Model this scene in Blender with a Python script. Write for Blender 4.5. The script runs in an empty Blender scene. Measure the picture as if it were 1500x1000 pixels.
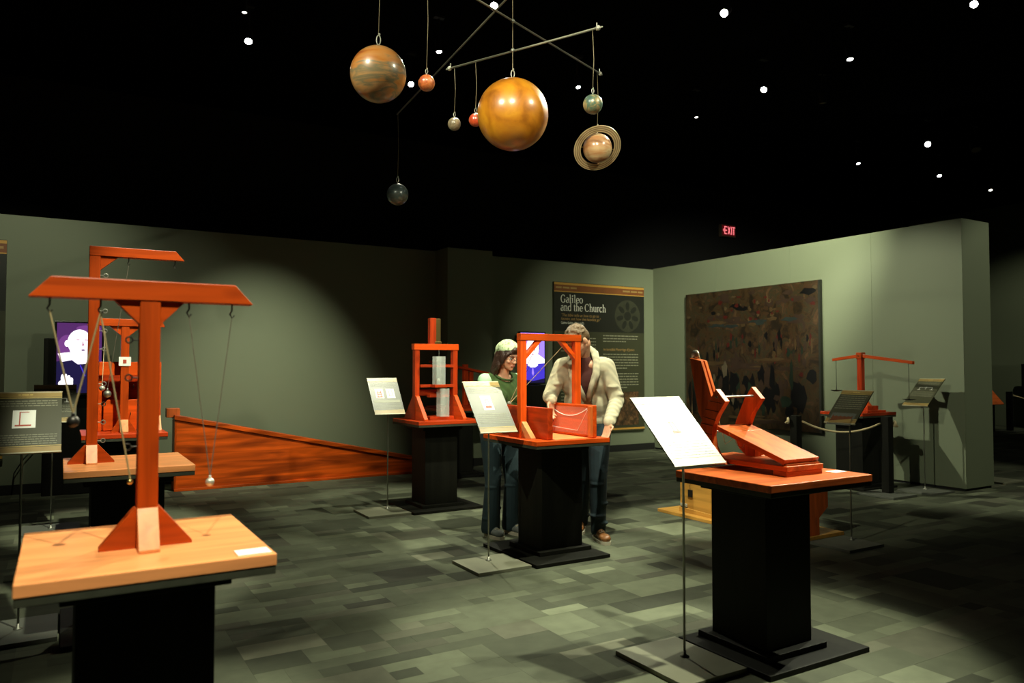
import bpy, bmesh, math, random
from mathutils import Vector as V, Matrix
random.seed(7)
R = math.radians
scene = bpy.context.scene
COL = scene.collection
UP = V((0, 0, 1))

# ------------------------------------------------------------------ camera, world, exposure
CAM_YAW, CAM_PITCH, CAM_H, CAM_F = 30.7, 1.95, 1.40, 1113.0
cd = bpy.data.cameras.new('camera'); cam = bpy.data.objects.new('camera', cd); COL.objects.link(cam)
cam.location = (0, 0, CAM_H)
cam.rotation_euler = (R(90 + CAM_PITCH), 0, R(-CAM_YAW))
cd.sensor_width = 36; cd.lens = 36 * CAM_F / 1500; cd.clip_end = 100; cd.clip_start = 0.05
cd.dof.use_dof = True; cd.dof.focus_distance = 5.6; cd.dof.aperture_fstop = 2.8
scene.camera = cam
vs = scene.view_settings
vs.view_transform = 'Standard'; vs.look = 'None'; vs.gamma = 1; vs.use_curve_mapping = False
vs.exposure = 1.7
w = bpy.data.worlds.new('world'); scene.world = w; w.use_nodes = True
w.node_tree.nodes['Background'].inputs[0].default_value = (0.5, 0.6, 0.5, 1)
w.node_tree.nodes['Background'].inputs[1].default_value = 0.0
LIGHT = (0.98, 1.0, 0.74)

# ------------------------------------------------------------------ materials
def new_mat(name):
    m = bpy.data.materials.new(name); m.use_nodes = True
    nt = m.node_tree; return m, nt, nt.nodes['Principled BSDF'], nt.nodes, nt.links
def plain(name, col, rough=0.6, metal=0.0, var=0.0, scale=8.0, bump=0.0, spec=0.5, bscale=None, coat=0.0):
    m, nt, b, N, L = new_mat(name)
    b.inputs['Base Color'].default_value = (*col, 1); b.inputs['Roughness'].default_value = rough
    b.inputs['Metallic'].default_value = metal; b.inputs['Specular IOR Level'].default_value = spec
    b.inputs['Coat Weight'].default_value = coat; b.inputs['Coat Roughness'].default_value = 0.12
    if var or bump:
        tc = N.new('ShaderNodeTexCoord'); n = N.new('ShaderNodeTexNoise')
        n.inputs['Scale'].default_value = scale; n.inputs['Detail'].default_value = 5
        L.new(tc.outputs['Object'], n.inputs['Vector'])
        if var:
            mx = N.new('ShaderNodeMix'); mx.data_type = 'RGBA'
            mx.inputs[6].default_value = (*[c * (1 - var) for c in col], 1)
            mx.inputs[7].default_value = (*[min(1, c * (1 + var)) for c in col], 1)
            L.new(n.outputs['Fac'], mx.inputs[0]); L.new(mx.outputs[2], b.inputs['Base Color'])
        if bump:
            n2 = N.new('ShaderNodeTexNoise'); n2.inputs['Scale'].default_value = bscale or scale * 6
            L.new(tc.outputs['Object'], n2.inputs['Vector'])
            bp = N.new('ShaderNodeBump'); bp.inputs['Strength'].default_value = bump; bp.inputs['Distance'].default_value = 0.01
            L.new(n2.outputs['Fac'], bp.inputs['Height']); L.new(bp.outputs[0], b.inputs['Normal'])
    return m
def emit(name, col, s):
    m, nt, b, N, L = new_mat(name)
    b.inputs['Base Color'].default_value = (0, 0, 0, 1); b.inputs['Emission Color'].default_value = (*col, 1)
    b.inputs['Emission Strength'].default_value = s; return m
def wood(name, col, axis='x', dark=0.45, rough=0.38, grain=1.0, knots=0.5, spec=0.28):
    m, nt, b, N, L = new_mat(name)
    tc = N.new('ShaderNodeTexCoord'); mp = N.new('ShaderNodeMapping')
    s = [22.0 * grain] * 3; s['xyz'.index(axis)] = 1.6 * grain
    mp.inputs['Scale'].default_value = s
    L.new(tc.outputs['Object'], mp.inputs['Vector'])
    n = N.new('ShaderNodeTexNoise'); n.inputs['Scale'].default_value = 1.0; n.inputs['Detail'].default_value = 7; n.inputs['Distortion'].default_value = 0.7
    L.new(mp.outputs[0], n.inputs['Vector'])
    r = N.new('ShaderNodeValToRGB')
    r.color_ramp.elements[0].position = 0.34; r.color_ramp.elements[0].color = (*[c * dark for c in col], 1)
    r.color_ramp.elements[1].position = 0.66; r.color_ramp.elements[1].color = (*col, 1)
    L.new(n.outputs['Fac'], r.inputs[0])
    mp2 = N.new('ShaderNodeMapping'); s2 = [9.0 * grain] * 3; s2['xyz'.index(axis)] = 4.0 * grain
    mp2.inputs['Scale'].default_value = s2; L.new(tc.outputs['Object'], mp2.inputs['Vector'])
    vo = N.new('ShaderNodeTexVoronoi'); vo.inputs['Scale'].default_value = 1.0; L.new(mp2.outputs[0], vo.inputs['Vector'])
    r2 = N.new('ShaderNodeValToRGB'); r2.color_ramp.elements[0].position = 0.05; r2.color_ramp.elements[0].color = (0.25, 0.2, 0.2, 1)
    r2.color_ramp.elements[1].position = 0.22 if knots < .8 else 0.40; r2.color_ramp.elements[1].color = (1, 1, 1, 1)
    L.new(vo.outputs['Distance'], r2.inputs[0])
    mx = N.new('ShaderNodeMix'); mx.data_type = 'RGBA'; mx.blend_type = 'MULTIPLY'; mx.inputs[0].default_value = knots
    L.new(r.outputs[0], mx.inputs[6]); L.new(r2.outputs[0], mx.inputs[7]); L.new(mx.outputs[2], b.inputs['Base Color'])
    b.inputs['Roughness'].default_value = rough; b.inputs['Specular IOR Level'].default_value = spec
    bp = N.new('ShaderNodeBump'); bp.inputs['Strength'].default_value = 0.12; bp.inputs['Distance'].default_value = 0.004
    L.new(n.outputs['Fac'], bp.inputs['Height']); L.new(bp.outputs[0], b.inputs['Normal'])
    return m
def woodset(name, col, **k): return {a: wood(name + '_' + a, col, a, **k) for a in 'xyz'}
W_PINE = woodset('stained_pine', (0.88, 0.33, 0.115), dark=0.72, knots=0.25)
W_POST = woodset('stained_post', (0.52, 0.062, 0.004), dark=0.6, knots=0.4)
W_RED = woodset('red_stain', (0.56, 0.048, 0.006), dark=0.5, knots=0.5)
W_DEV = woodset('chestnut_stain', (0.72, 0.145, 0.030), dark=0.5, knots=0.4)
W_TRAY = woodset('orange_red_stain', (0.76, 0.085, 0.006), dark=0.62, knots=0.3)
W_WEDGE = woodset('knotty_red_stain', (0.90, 0.125, 0.008), dark=0.30, grain=0.6, knots=0.9)
W_GOLD = woodset('golden_birch', (0.60, 0.30, 0.06), dark=0.7, knots=0.15)
M_BLACKWOOD = wood('black_painted_wood', (0.009, 0.009, 0.006), 'z', dark=0.6, rough=0.6, knots=0.1, spec=.15)
M_EDGE = plain('dark_board_edge', (0.04, 0.042, 0.028), 0.6, spec=.2, var=0.4, scale=20)
M_WALL = plain('sage_wall_paint', (0.163, 0.188, 0.118), 0.62, var=0.04, scale=1.5, bump=0.03, bscale=180)
M_BLACK = plain('black_paint', (0.006, 0.006, 0.006), 0.9)
M_CEIL = plain('black_ceiling', (0.004, 0.004, 0.004), 1.0, spec=0.0)
M_BASEB = plain('black_baseboard', (0.01, 0.01, 0.009), 0.5)
M_METAL = plain('brushed_steel', (0.34, 0.34, 0.29), 0.5, 0.85)
M_DARKMETAL = plain('dark_iron', (0.05, 0.045, 0.04), 0.4, 0.8)
M_CHROME = plain('polished_metal', (0.62, 0.60, 0.50), 0.3, 0.55)
M_BRASS = plain('aged_brass', (0.55, 0.40, 0.15), 0.32, 1.0)
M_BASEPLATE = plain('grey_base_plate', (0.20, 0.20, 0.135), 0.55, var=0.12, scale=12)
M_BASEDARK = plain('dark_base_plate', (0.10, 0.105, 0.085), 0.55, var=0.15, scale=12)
M_BOARD = plain('olive_sign_laminate', (0.052, 0.052, 0.026), 0.34, var=0.03, scale=4, spec=0.7)
M_BOARDEDGE = plain('sign_edge', (0.45, 0.42, 0.28), 0.4)
M_BAND = plain('ochre_sign_band', (0.30, 0.20, 0.06), 0.34, var=0.25, scale=14, spec=.7)
M_BANDL = plain('light_ochre_line', (0.62, 0.45, 0.14), 0.42)
M_TEXT = plain('pale_print', (0.24, 0.24, 0.165), 0.4)
M_PAPER = plain('white_print', (0.80, 0.80, 0.74), 0.5)
M_INKRED = plain('red_print', (0.42, 0.06, 0.03), 0.5)
M_INKGREY = plain('grey_print', (0.25, 0.26, 0.26), 0.5)
M_STRING = plain('hemp_string', (0.62, 0.50, 0.28), 0.8)
M_DARKSTRING = plain('dark_thread', (0.12, 0.10, 0.07), 0.8)
M_WHITE = plain('white_label', (0.85, 0.85, 0.80), 0.5)
def glassmat():
    m, nt, b, N, L = new_mat('clear_acrylic')
    b.inputs['Base Color'].default_value = (0.85, 0.92, 0.84, 1); b.inputs['Alpha'].default_value = 0.16
    b.inputs['Roughness'].default_value = 0.12; b.inputs['IOR'].default_value = 1.45; return m
M_ACRYLIC = glassmat()
M_SHEET = glassmat(); M_SHEET.name = 'clear_sheet'; M_SHEET.node_tree.nodes['Principled BSDF'].inputs['Alpha'].default_value = 0.045
M_INKBROWN = plain('brown_print', (0.13, 0.04, 0.012), 0.45)
M_STRING2 = plain('pendulum_string', (0.27, 0.20, 0.09), 0.8)
M_ROD = plain('dull_rod', (0.20, 0.19, 0.14), 0.5, 0.6)

# ------------------------------------------------------------------ mesh helpers
WL = {}
class MB:
    def __init__(s): s.bm = bmesh.new(); s.mi = 0
    def _done(s, before):
        for f in s.bm.faces:
            if f.index == -1 or f not in before: pass
    def _tag(s, faces):
        for f in faces: f.material_index = s.mi
    def box(s, x0, x1, y0, y1, z0, z1, bev=0.0, M=None):
        vs_ = [s.bm.verts.new((x, y, z)) for x in (x0, x1) for y in (y0, y1) for z in (z0, z1)]
        q = [(0, 1, 3, 2), (4, 6, 7, 5), (0, 4, 5, 1), (2, 3, 7, 6), (0, 2, 6, 4), (1, 5, 7, 3)]
        fs = [s.bm.faces.new([vs_[i] for i in a]) for a in q]
        s._tag(fs)
        if M is not None: bmesh.ops.transform(s.bm, matrix=M, verts=vs_)
        if bev:
            es = list({e for f in fs for e in f.edges})
            r = bmesh.ops.bevel(s.bm, geom=es, offset=bev, segments=2, affect='EDGES', profile=0.5)
            s._tag(r['faces'])
        return s
    def prism(s, pts, axis, a0, a1, bev=0.0, M=None):
        def P(p, a):
            return {'x': (a, p[0], p[1]), 'y': (p[0], a, p[1]), 'z': (p[0], p[1], a)}[axis]
        lo = [s.bm.verts.new(P(p, a0)) for p in pts]; hi = [s.bm.verts.new(P(p, a1)) for p in pts]
        n = len(pts)
        fs = [s.bm.faces.new(lo), s.bm.faces.new(hi[::-1])]
        for i in range(n): fs.append(s.bm.faces.new((lo[i], hi[i], hi[(i + 1) % n], lo[(i + 1) % n])))
        bmesh.ops.recalc_face_normals(s.bm, faces=fs); s._tag(fs)
        if M is not None: bmesh.ops.transform(s.bm, matrix=M, verts=lo + hi)
        if bev:
            es = list({e for f in fs for e in f.edges})
            r = bmesh.ops.bevel(s.bm, geom=es, offset=bev, segments=2, affect='EDGES', profile=0.5)
            s._tag(r['faces'])
        return s
    def tube(s, pts, r, n=8, r1=None, closed=False):
        pts = [V(p) for p in pts]; rings = []; m = len(pts)
        prev = None
        for i, p in enumerate(pts):
            if closed: t = pts[(i + 1) % m] - pts[i - 1]
            else: t = pts[min(i + 1, m - 1)] - pts[max(i - 1, 0)]
            t.normalize()
            if prev is None:
                a = t.orthogonal().normalized()
            else:
                a = (prev - t * prev.dot(t)).normalized()
            prev = a; b = t.cross(a)
            rr = r if r1 is None else r + (r1 - r) * i / max(1, m - 1)
            rings.append([s.bm.verts.new(p + (a * math.cos(k * 2 * math.pi / n) + b * math.sin(k * 2 * math.pi / n)) * rr) for k in range(n)])
        fs = []
        for i in range(m if closed else m - 1):
            A, B = rings[i], rings[(i + 1) % m]
            for k in range(n): fs.append(s.bm.faces.new((A[k], A[(k + 1) % n], B[(k + 1) % n], B[k])))
        if not closed:
            fs.append(s.bm.faces.new(rings[0][::-1])); fs.append(s.bm.faces.new(rings[-1]))
        bmesh.ops.recalc_face_normals(s.bm, faces=fs); s._tag(fs); return s
    def ell(s, c, r, M=None, u=20, v=12):
        if not hasattr(r, '__len__'): r = (r, r, r)
        T = Matrix.Translation(V(c)) @ (M.to_4x4() if M is not None else Matrix.Identity(4)) @ Matrix.Diagonal((*r, 1))
        g = bmesh.ops.create_uvsphere(s.bm, u_segments=u, v_segments=v, radius=1, matrix=T)
        s._tag({f for vv in g['verts'] for f in vv.link_faces}); return s
    def caps(s, p0, r0, p1, r1, u=14):
        p0, p1 = V(p0), V(p1); d = p1 - p0
        if d.length < 1e-6: return s.ell(p0, r0)
        q = d.normalized().to_track_quat('Z', 'Y').to_matrix()
        rings = []
        for k in range(1, 6):
            a = -math.pi / 2 + k * math.pi / 10
            rings.append((p0, r0, a))
        for k in range(0, 5):
            rings.append((p1, r1, k * math.pi / 10))
        vs_ = []
        for c, r, a in rings:
            vs_.append([s.bm.verts.new(c + q @ V((r * math.cos(a) * math.cos(t), r * math.cos(a) * math.sin(t), r * math.sin(a)))) for t in [2 * math.pi * i / u for i in range(u)]])
        b = s.bm.verts.new(p0 - d.normalized() * r0); t_ = s.bm.verts.new(p1 + d.normalized() * r1)
        fs = []
        for i in range(u): fs.append(s.bm.faces.new((b, vs_[0][(i + 1) % u], vs_[0][i]))); fs.append(s.bm.faces.new((t_, vs_[-1][i], vs_[-1][(i + 1) % u])))
        for A, B in zip(vs_, vs_[1:]):
            for i in range(u): fs.append(s.bm.faces.new((A[i], A[(i + 1) % u], B[(i + 1) % u], B[i])))
        s._tag(fs); return s
    def lathe(s, prof, c=(0, 0, 0), n=24, M=None):
        c = V(c); rings = []
        for r, z in prof:
            rings.append([s.bm.verts.new((r * math.cos(2 * math.pi * k / n), r * math.sin(2 * math.pi * k / n), z)) for k in range(n)])
        fs = []
        for A, B in zip(rings, rings[1:]):
            for k in range(n): fs.append(s.bm.faces.new((A[k], A[(k + 1) % n], B[(k + 1) % n], B[k])))
        fs.append(s.bm.faces.new(rings[0][::-1])); fs.append(s.bm.faces.new(rings[-1]))
        T = Matrix.Translation(c) @ (M.to_4x4() if M is not None else Matrix.Identity(4))
        bmesh.ops.transform(s.bm, matrix=T, verts=[v for r_ in rings for v in r_])
        bmesh.ops.recalc_face_normals(s.bm, faces=fs); s._tag(fs); return s
    def poly(s, pts):
        f = s.bm.faces.new([s.bm.verts.new(p) for p in pts]); f.material_index = s.mi; return s
    def build(s, name, mat, parent=None, smooth=False, kind=None, label=None):
        me = bpy.data.meshes.new(name)
        if parent is not None:
            o0 = WL[parent.name]; bmesh.ops.translate(s.bm, vec=-o0, verts=s.bm.verts)
        if smooth:
            for f in s.bm.faces: f.smooth = True
        s.bm.to_mesh(me); s.bm.free()
        for m in (mat if isinstance(mat, (list, tuple)) else [mat]): me.materials.append(m)
        if smooth == 'auto': pass
        o = bpy.data.objects.new(name, me); COL.objects.link(o)
        if parent is not None: o.parent = parent; WL[o.name] = WL[parent.name]
        else: WL[o.name] = V((0, 0, 0))
        if kind: o['kind'] = kind
        if label: o['label'] = label
        return o
def thing(name, label, cat, loc, group=None):
    o = bpy.data.objects.new(name, None); o.empty_display_size = 0.1; COL.objects.link(o)
    o.location = loc; WL[o.name] = V(loc); o['label'] = label; o['category'] = cat
    if group: o['group'] = group
    return o
def box(name, mat, parent, *a, bev=0.003, **k): return MB().box(*a, bev=bev).build(name, mat, parent, **k)

class Panel:
    """a flat rectangle in space: origin at its top-left seen from the front; u to the right, v downwards, metres"""
    def __init__(s, o, u, v): s.o, s.u, s.v = V(o), V(u).normalized(), V(v).normalized(); s.n = s.v.cross(s.u).normalized()
    def p(s, a, b, off=0.0): return s.o + s.u * a + s.v * b + s.n * off
    def rect(s, mb, a0, b0, a1, b1, off=0.001): mb.poly([s.p(a0, b1, off), s.p(a1, b1, off), s.p(a1, b0, off), s.p(a0, b0, off)])
    def pol(s, mb, pts, off=0.001): mb.poly([s.p(a, b, off) for a, b in pts])
    def disc(s, mb, c, r, off=0.001, n=28, r2=None):
        s.pol(mb, [(c[0] + r * math.cos(2 * math.pi * k / n), c[1] - (r2 or r) * math.sin(2 * math.pi * k / n)) for k in range(n)], off)
    def slab(s, mb, a0, b0, a1, b1, t, off=0.0):
        c = [s.p(a, b, off) for a, b in ((a0, b0), (a1, b0), (a1, b1), (a0, b1))]
        d = [p - s.n * t for p in c]
        A = [mb.bm.verts.new(p) for p in c]; B = [mb.bm.verts.new(p) for p in d]
        fs = [mb.bm.faces.new(A), mb.bm.faces.new(B[::-1])] + [mb.bm.faces.new((A[i], B[i], B[(i + 1) % 4], A[(i + 1) % 4])) for i in range(4)]
        bmesh.ops.recalc_face_normals(mb.bm, faces=fs); mb._tag(fs)
    def words(s, mb, a0, a1, b, h, rng, off=0.0012):
        x = a0
        while x < a1 - h * 0.6:
            wd = min(h * rng.uniform(0.9, 3.6), a1 - x)
            s.rect(mb, x, b, x + wd, b + h * 0.62, off); x += wd + h * 0.45
def text(s, size, pan, a, b, mat, parent, name, off=0.0015, shear=0.0, xs=1.0):
    c = bpy.data.curves.new('t', 'FONT'); c.body = s; c.size = size; c.shear = shear
    o = bpy.data.objects.new('t', c); COL.objects.link(o); bpy.context.view_layer.update()
    me = bpy.data.meshes.new_from_object(o.evaluated_get(bpy.context.evaluated_depsgraph_get()))
    bpy.data.objects.remove(o); bpy.data.curves.remove(c)
    o0 = WL[parent.name]
    for v in me.vertices: v.co = pan.p(a + v.co.x * xs, b - v.co.y, off) - o0
    me.materials.clear(); me.materials.append(mat); me.name = name
    ob = bpy.data.objects.new(name, me); COL.objects.link(ob); ob.parent = parent; WL[ob.name] = o0
    return ob
def seriftext(s, h, pan, a, b, mat, parent, name, off=0.0015):
    """old-style serif letters drawn with thick and thin strokes; h = em height, b = baseline"""
    TK, TN = 0.10, 0.042
    mb = MB(); x0 = a
    def stroke(P0, P1, t):
        d = V((P1[0] - P0[0], P1[1] - P0[1])); n = V((-d.y, d.x)).normalized() * t / 2
        q = [(P0[0] + n.x, P0[1] + n.y), (P0[0] - n.x, P0[1] - n.y), (P1[0] - n.x, P1[1] - n.y), (P1[0] + n.x, P1[1] + n.y)]
        pan.pol(mb, [(x0 + p[0] * h * .8, b - p[1] * h) for p in q], off)
    def arc(cx, cy, rx, ry, d0, d1, n=14):
        for i in range(n):
            q = []
            for dd, sg in ((0, 1), (0, -1), (1, -1), (1, 1)):
                an = R(d0 + (d1 - d0) * (i + dd) / n); t = TN + (TK - TN) * abs(math.cos(an)) ** 1.5
                q.append((cx + (rx - sg * t / 2) * math.cos(an), cy + (ry - sg * t / 2) * math.sin(an)))
            pan.pol(mb, [(x0 + p[0] * h * .8, b - p[1] * h) for p in q], off)
    def stem(x, y0, y1, top=True, bot=True):
        stroke((x, y0), (x, y1), TK)
        if bot: stroke((x - .1, y0 + .015), (x + .1, y0 + .015), .035)
        if top: stroke((x - .11, y1 - .03), (x + .03, y1 - .01), .045)
    for ch in s:
        if ch in 'GC':
            arc(.34, .34, .28, .34, 48, 318); stroke((.53, .50), (.53, .66), .04); adv = .66
            if ch == 'G': stem(.56, .05, .30, False, False); stroke((.44, .30), (.66, .30), .035); adv = .72
        elif ch == 'a': arc(.19, .13, .14, .13, 60, 380); stroke((.19, .26), (.33, .28), TN); stem(.33, 0.02, .32, False, True); arc(.2, .32, .13, .13, 0, 150); adv = .44
        elif ch == 'l': stem(.14, 0, .72); adv = .31
        elif ch == 'i': stem(.14, 0, .45); arc(.14, .61, .04, .04, 0, 360, 8); adv = .31
        elif ch == 'e': arc(.22, .225, .17, .22, 0, 318); stroke((.05, .235), (.40, .235), .04); adv = .45
        elif ch == 'o': arc(.24, .225, .19, .22, 0, 360, 20); adv = .5
        elif ch in 'nh': stem(.12, 0, .45 if ch == 'n' else .72); arc(.26, .28, .14, .16, 0, 170); stem(.40, 0, .3, False, True); adv = .53
        elif ch == 'd': arc(.22, .22, .17, .22, 0, 360, 20); stem(.39, 0, .72, True, False); adv = .52
        elif ch == 't': stroke((.14, .05), (.14, .58), TK); stroke((.02, .44), (.28, .44), .04); arc(.23, .09, .09, .09, 180, 300, 6); adv = .32
        elif ch == 'u': stem(.1, .15, .45, True, False); arc(.24, .17, .14, .16, 180, 350); stem(.39, 0, .45); adv = .52
        elif ch == 'r': stem(.12, 0, .45); arc(.25, .32, .12, .12, 40, 150, 8); adv = .36
        elif ch == 'c': arc(.22, .225, .17, .22, 45, 318); adv = .43
        else: adv = .24
        x0 += adv * h * .8
    return mb.build(name, mat, parent)

# ------------------------------------------------------------------ room shell
def struct(name, mat, *a, bev=0.0):
    o = MB().box(*a, bev=bev).build(name, mat); o['kind'] = 'structure'; return o
BACK, RIGHT, TOPW = 10.03, 8.80, 3.09
floor = struct('floor', M_BASEB, -4, 19.5, -4, 12.2, -0.12, -0.005)
ceiling = struct('ceiling', M_CEIL, -4, 19.5, -4, 12.2, 5.3, 5.42)
wall_back = struct('wall_back', M_WALL, -4, RIGHT + 0.58, BACK, BACK + 0.2, -0.005, TOPW)
wall_right = struct('wall_right', M_BLACK, RIGHT + 0.02, RIGHT + 0.56, 4.81, BACK, -0.005, TOPW - 0.004)
for i, (ya, yb) in enumerate(((4.79, 5.915), (5.918, 7.16), (7.163, 8.56), (8.563, BACK))):
    MB().box(RIGHT, RIGHT + 0.02, ya, yb, 0.03, TOPW).build('wall_panel', M_WALL, wall_right)
MB().box(RIGHT + 0.021, RIGHT + 0.58, 4.79, 4.81, 0.03, TOPW).build('wall_panel', M_WALL, wall_right)
MB().box(RIGHT + 0.56, RIGHT + 0.58, 4.811, BACK, 0.03, TOPW).build('wall_panel', M_WALL, wall_right)
MB().box(RIGHT - 0.0, RIGHT + 0.58, 4.79, BACK, TOPW, TOPW + 0.012).build('wall_cap', M_WALL, wall_right)
MB().box(RIGHT - 0.006, RIGHT, 4.788, 4.835, 0.03, TOPW).build('corner_trim', M_WALL, wall_right)
pillar = struct('trim_1', M_WALL, 4.66, 5.38, 9.62, BACK - 0.002, -0.005, TOPW)
struct('baseboard_back', M_BASEB, -4, 4.655, BACK - 0.015, BACK - 0.001, -0.005, 0.11)
struct('baseboard_pillar', M_BASEB, 4.65, 5.39, 9.605, 9.618, -0.005, 0.11)
struct('baseboard_corner', M_BASEB, 5.385, RIGHT - 0.002, BACK - 0.015, BACK - 0.001, -0.005, 0.11)
struct('wall_far', M_BLACK, -4, 19.5, 12.0, 12.2, -0.005, 5.3)
struct('wall_left', M_BLACK, -4.2, -4, -4, 12.2, -0.005, 5.3)
struct('wall_front', M_BLACK, -4.2, 19.7, -4.2, -4, -0.005, 5.3)
struct('wall_outer', M_WALL, 19.5, 19.7, -4, 12.2, -0.005, 5.3)

# carpet tiles: random rectangles on a small module
def tilemat():
    m, nt, b, N, L = new_mat('carpet_pile')
    at = N.new('ShaderNodeAttribute'); at.attribute_name = 'tone'
    tc = N.new('ShaderNodeTexCoord'); n = N.new('ShaderNodeTexNoise'); n.inputs['Scale'].default_value = 9; n.inputs['Detail'].default_value = 6
    L.new(tc.outputs['Object'], n.inputs['Vector'])
    mr = N.new('ShaderNodeMapRange'); mr.inputs[3].default_value = 0.72; mr.inputs[4].default_value = 1.28
    L.new(n.outputs['Fac'], mr.inputs[0])
    mx = N.new('ShaderNodeMix'); mx.data_type = 'RGBA'; mx.blend_type = 'MULTIPLY'; mx.inputs[0].default_value = 1
    L.new(at.outputs['Color'], mx.inputs[6]); L.new(mr.outputs[0], mx.inputs[7]); L.new(mx.outputs[2], b.inputs['Base Color'])
    b.inputs['Roughness'].default_value = 0.85; b.inputs['Specular IOR Level'].default_value = 0.25
    n2 = N.new('ShaderNodeTexNoise'); n2.inputs['Scale'].default_value = 260
    L.new(tc.outputs['Object'], n2.inputs['Vector'])
    bp = N.new('ShaderNodeBump'); bp.inputs['Strength'].default_value = 0.25; bp.inputs['Distance'].default_value = 0.004
    L.new(n2.outputs['Fac'], bp.inputs['Height']); L.new(bp.outputs[0], b.inputs['Normal'])
    return m
M_TILE = tilemat()
def carpet():
    rng = random.Random(21)
    cx, cy = 0.135, 0.098; X0, Y0 = -3.0, 0.0
    nx, ny = int((19.4 - X0) / cx), int((11.9 - Y0) / cy)
    occ = [[False] * ny for _ in range(nx)]; rects = []
    fwd = V((math.sin(R(CAM_YAW)), math.cos(R(CAM_YAW)))); rgt = V((fwd.y, -fwd.x))
    for i in range(nx):
        for j in range(ny):
            if occ[i][j]: continue
            wv = rng.choice((1, 1, 2, 2, 3, 4)); hv = rng.choice((1, 1, 1, 2, 2, 3, 4))
            w_ = 1
            while w_ < wv and i + w_ < nx and not occ[i + w_][j]: w_ += 1
            h_ = 1
            while h_ < hv and j + h_ < ny and all(not occ[i + a][j + h_] for a in range(w_)): h_ += 1
            for a in range(w_):
                for b_ in range(h_): occ[i + a][j + b_] = True
            rects.append((X0 + i * cx, X0 + (i + w_) * cx, Y0 + j * cy, Y0 + (j + h_) * cy))
    base = V((0.094, 0.103, 0.066))
    info = []
    for r in rects:
        c = V(((r[0] + r[1]) / 2, (r[2] + r[3]) / 2)); Z = c.dot(fwd); X = c.dot(rgt)
        vis = Z > 0.8 and abs(X / Z) < 0.72 and Z / 3.35 > 0.9 and c.y < 10.0
        area = (r[1] - r[0]) * (r[3] - r[2]) / max(Z, .1) ** 3 if vis else 0
        t = rng.choices((0.42, 0.62, 0.8, 0.95, 1.1, 1.35, 1.75), (3, 6, 9, 10, 8, 5, 2))[0] * rng.uniform(.92, 1.08)
        tint = V((1, 1, 1)) if rng.random() > .15 else V((1.06, .98, 1.04))
        info.append((area, r, [base[k] * t * tint[k] for k in range(3)]))
    info.sort(key=lambda q: -q[0])
    def add(lst, name, kind=None):
        mb = MB(); cols = []
        for _, r, c in lst:
            g = 0.0003; z1 = rng.uniform(-0.0006, 0.0)
            mb.box(r[0] + g, r[1] - g, r[2] + g, r[3] - g, -0.006, z1)
            cols += [c] * 6
        me_o = mb.build(name, M_TILE, floor, kind=kind)
        at = me_o.data.attributes.new('tone', 'FLOAT_COLOR', 'FACE')
        at.data.foreach_set('color', [x for c in cols for x in (*c, 1.0)])
    for q in info[:300]: add([q], 'carpet_tile')
    add(info[300:], 'carpet_field', 'stuff')
carpet()

# ------------------------------------------------------------------ spotlights on the black ceiling
M_LENS = emit('lit_lamp_lens', (1.0, 0.98, 0.92), 30)
M_LENSDIM = emit('dim_lamp_lens', (1.0, 0.95, 0.85), 2.0)
M_LENSOFF = plain('unlit_lens', (0.25, 0.22, 0.16), 0.3)
M_CAN = plain('black_lamp_can', (0.008, 0.008, 0.008), 0.7)
def lamp(pos, tgt, power, ang=40, blend=0.5, rad=0.045, col=LIGHT):
    d = bpy.data.lights.new('spot_beam', 'SPOT'); d.energy = power; d.spot_size = R(ang); d.spot_blend = blend; d.shadow_soft_size = rad; d.color = col
    o = bpy.data.objects.new('spot_beam', d); COL.objects.link(o); o.location = pos
    o.rotation_euler = (V(tgt) - V(pos)).to_track_quat('-Z', 'Y').to_euler(); return o
def fixture(pos, tgt, label, power=0, ang=40, lens=M_LENS, r=0.042, blend=0.5):
    t = thing('spotlight', label, 'lamp', (pos[0], pos[1], 5.3), 'black ceiling spotlights')
    p = V(pos); d = (V(tgt) - p).normalized(); q = d.to_track_quat('Z', 'Y').to_matrix()
    MB().lathe([(r * .8, -.17), (r * 1.15, -.15), (r * 1.2, -.01), (r * 1.2, 0.012), (r * 1.05, .012), (r * 1.04, 0.002)], p, 20, q).build('lamp_housing', M_CAN, t, True)
    MB().lathe([(r, 0.0), (r, 0.006)], p, 20, q).build('lens', lens, t)
    b = p - d * .09
    MB().tube([b, (b.x, b.y, 5.29)], 0.012).build('stem', M_CAN, t)
    MB().box(pos[0] - .06, pos[0] + .06, pos[1] - .03, pos[1] + .03, 5.27, 5.299).build('mount', M_CAN, t)
    if power: lamp(p + d * 0.03, tgt, power, ang, blend, 0.05)
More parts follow.
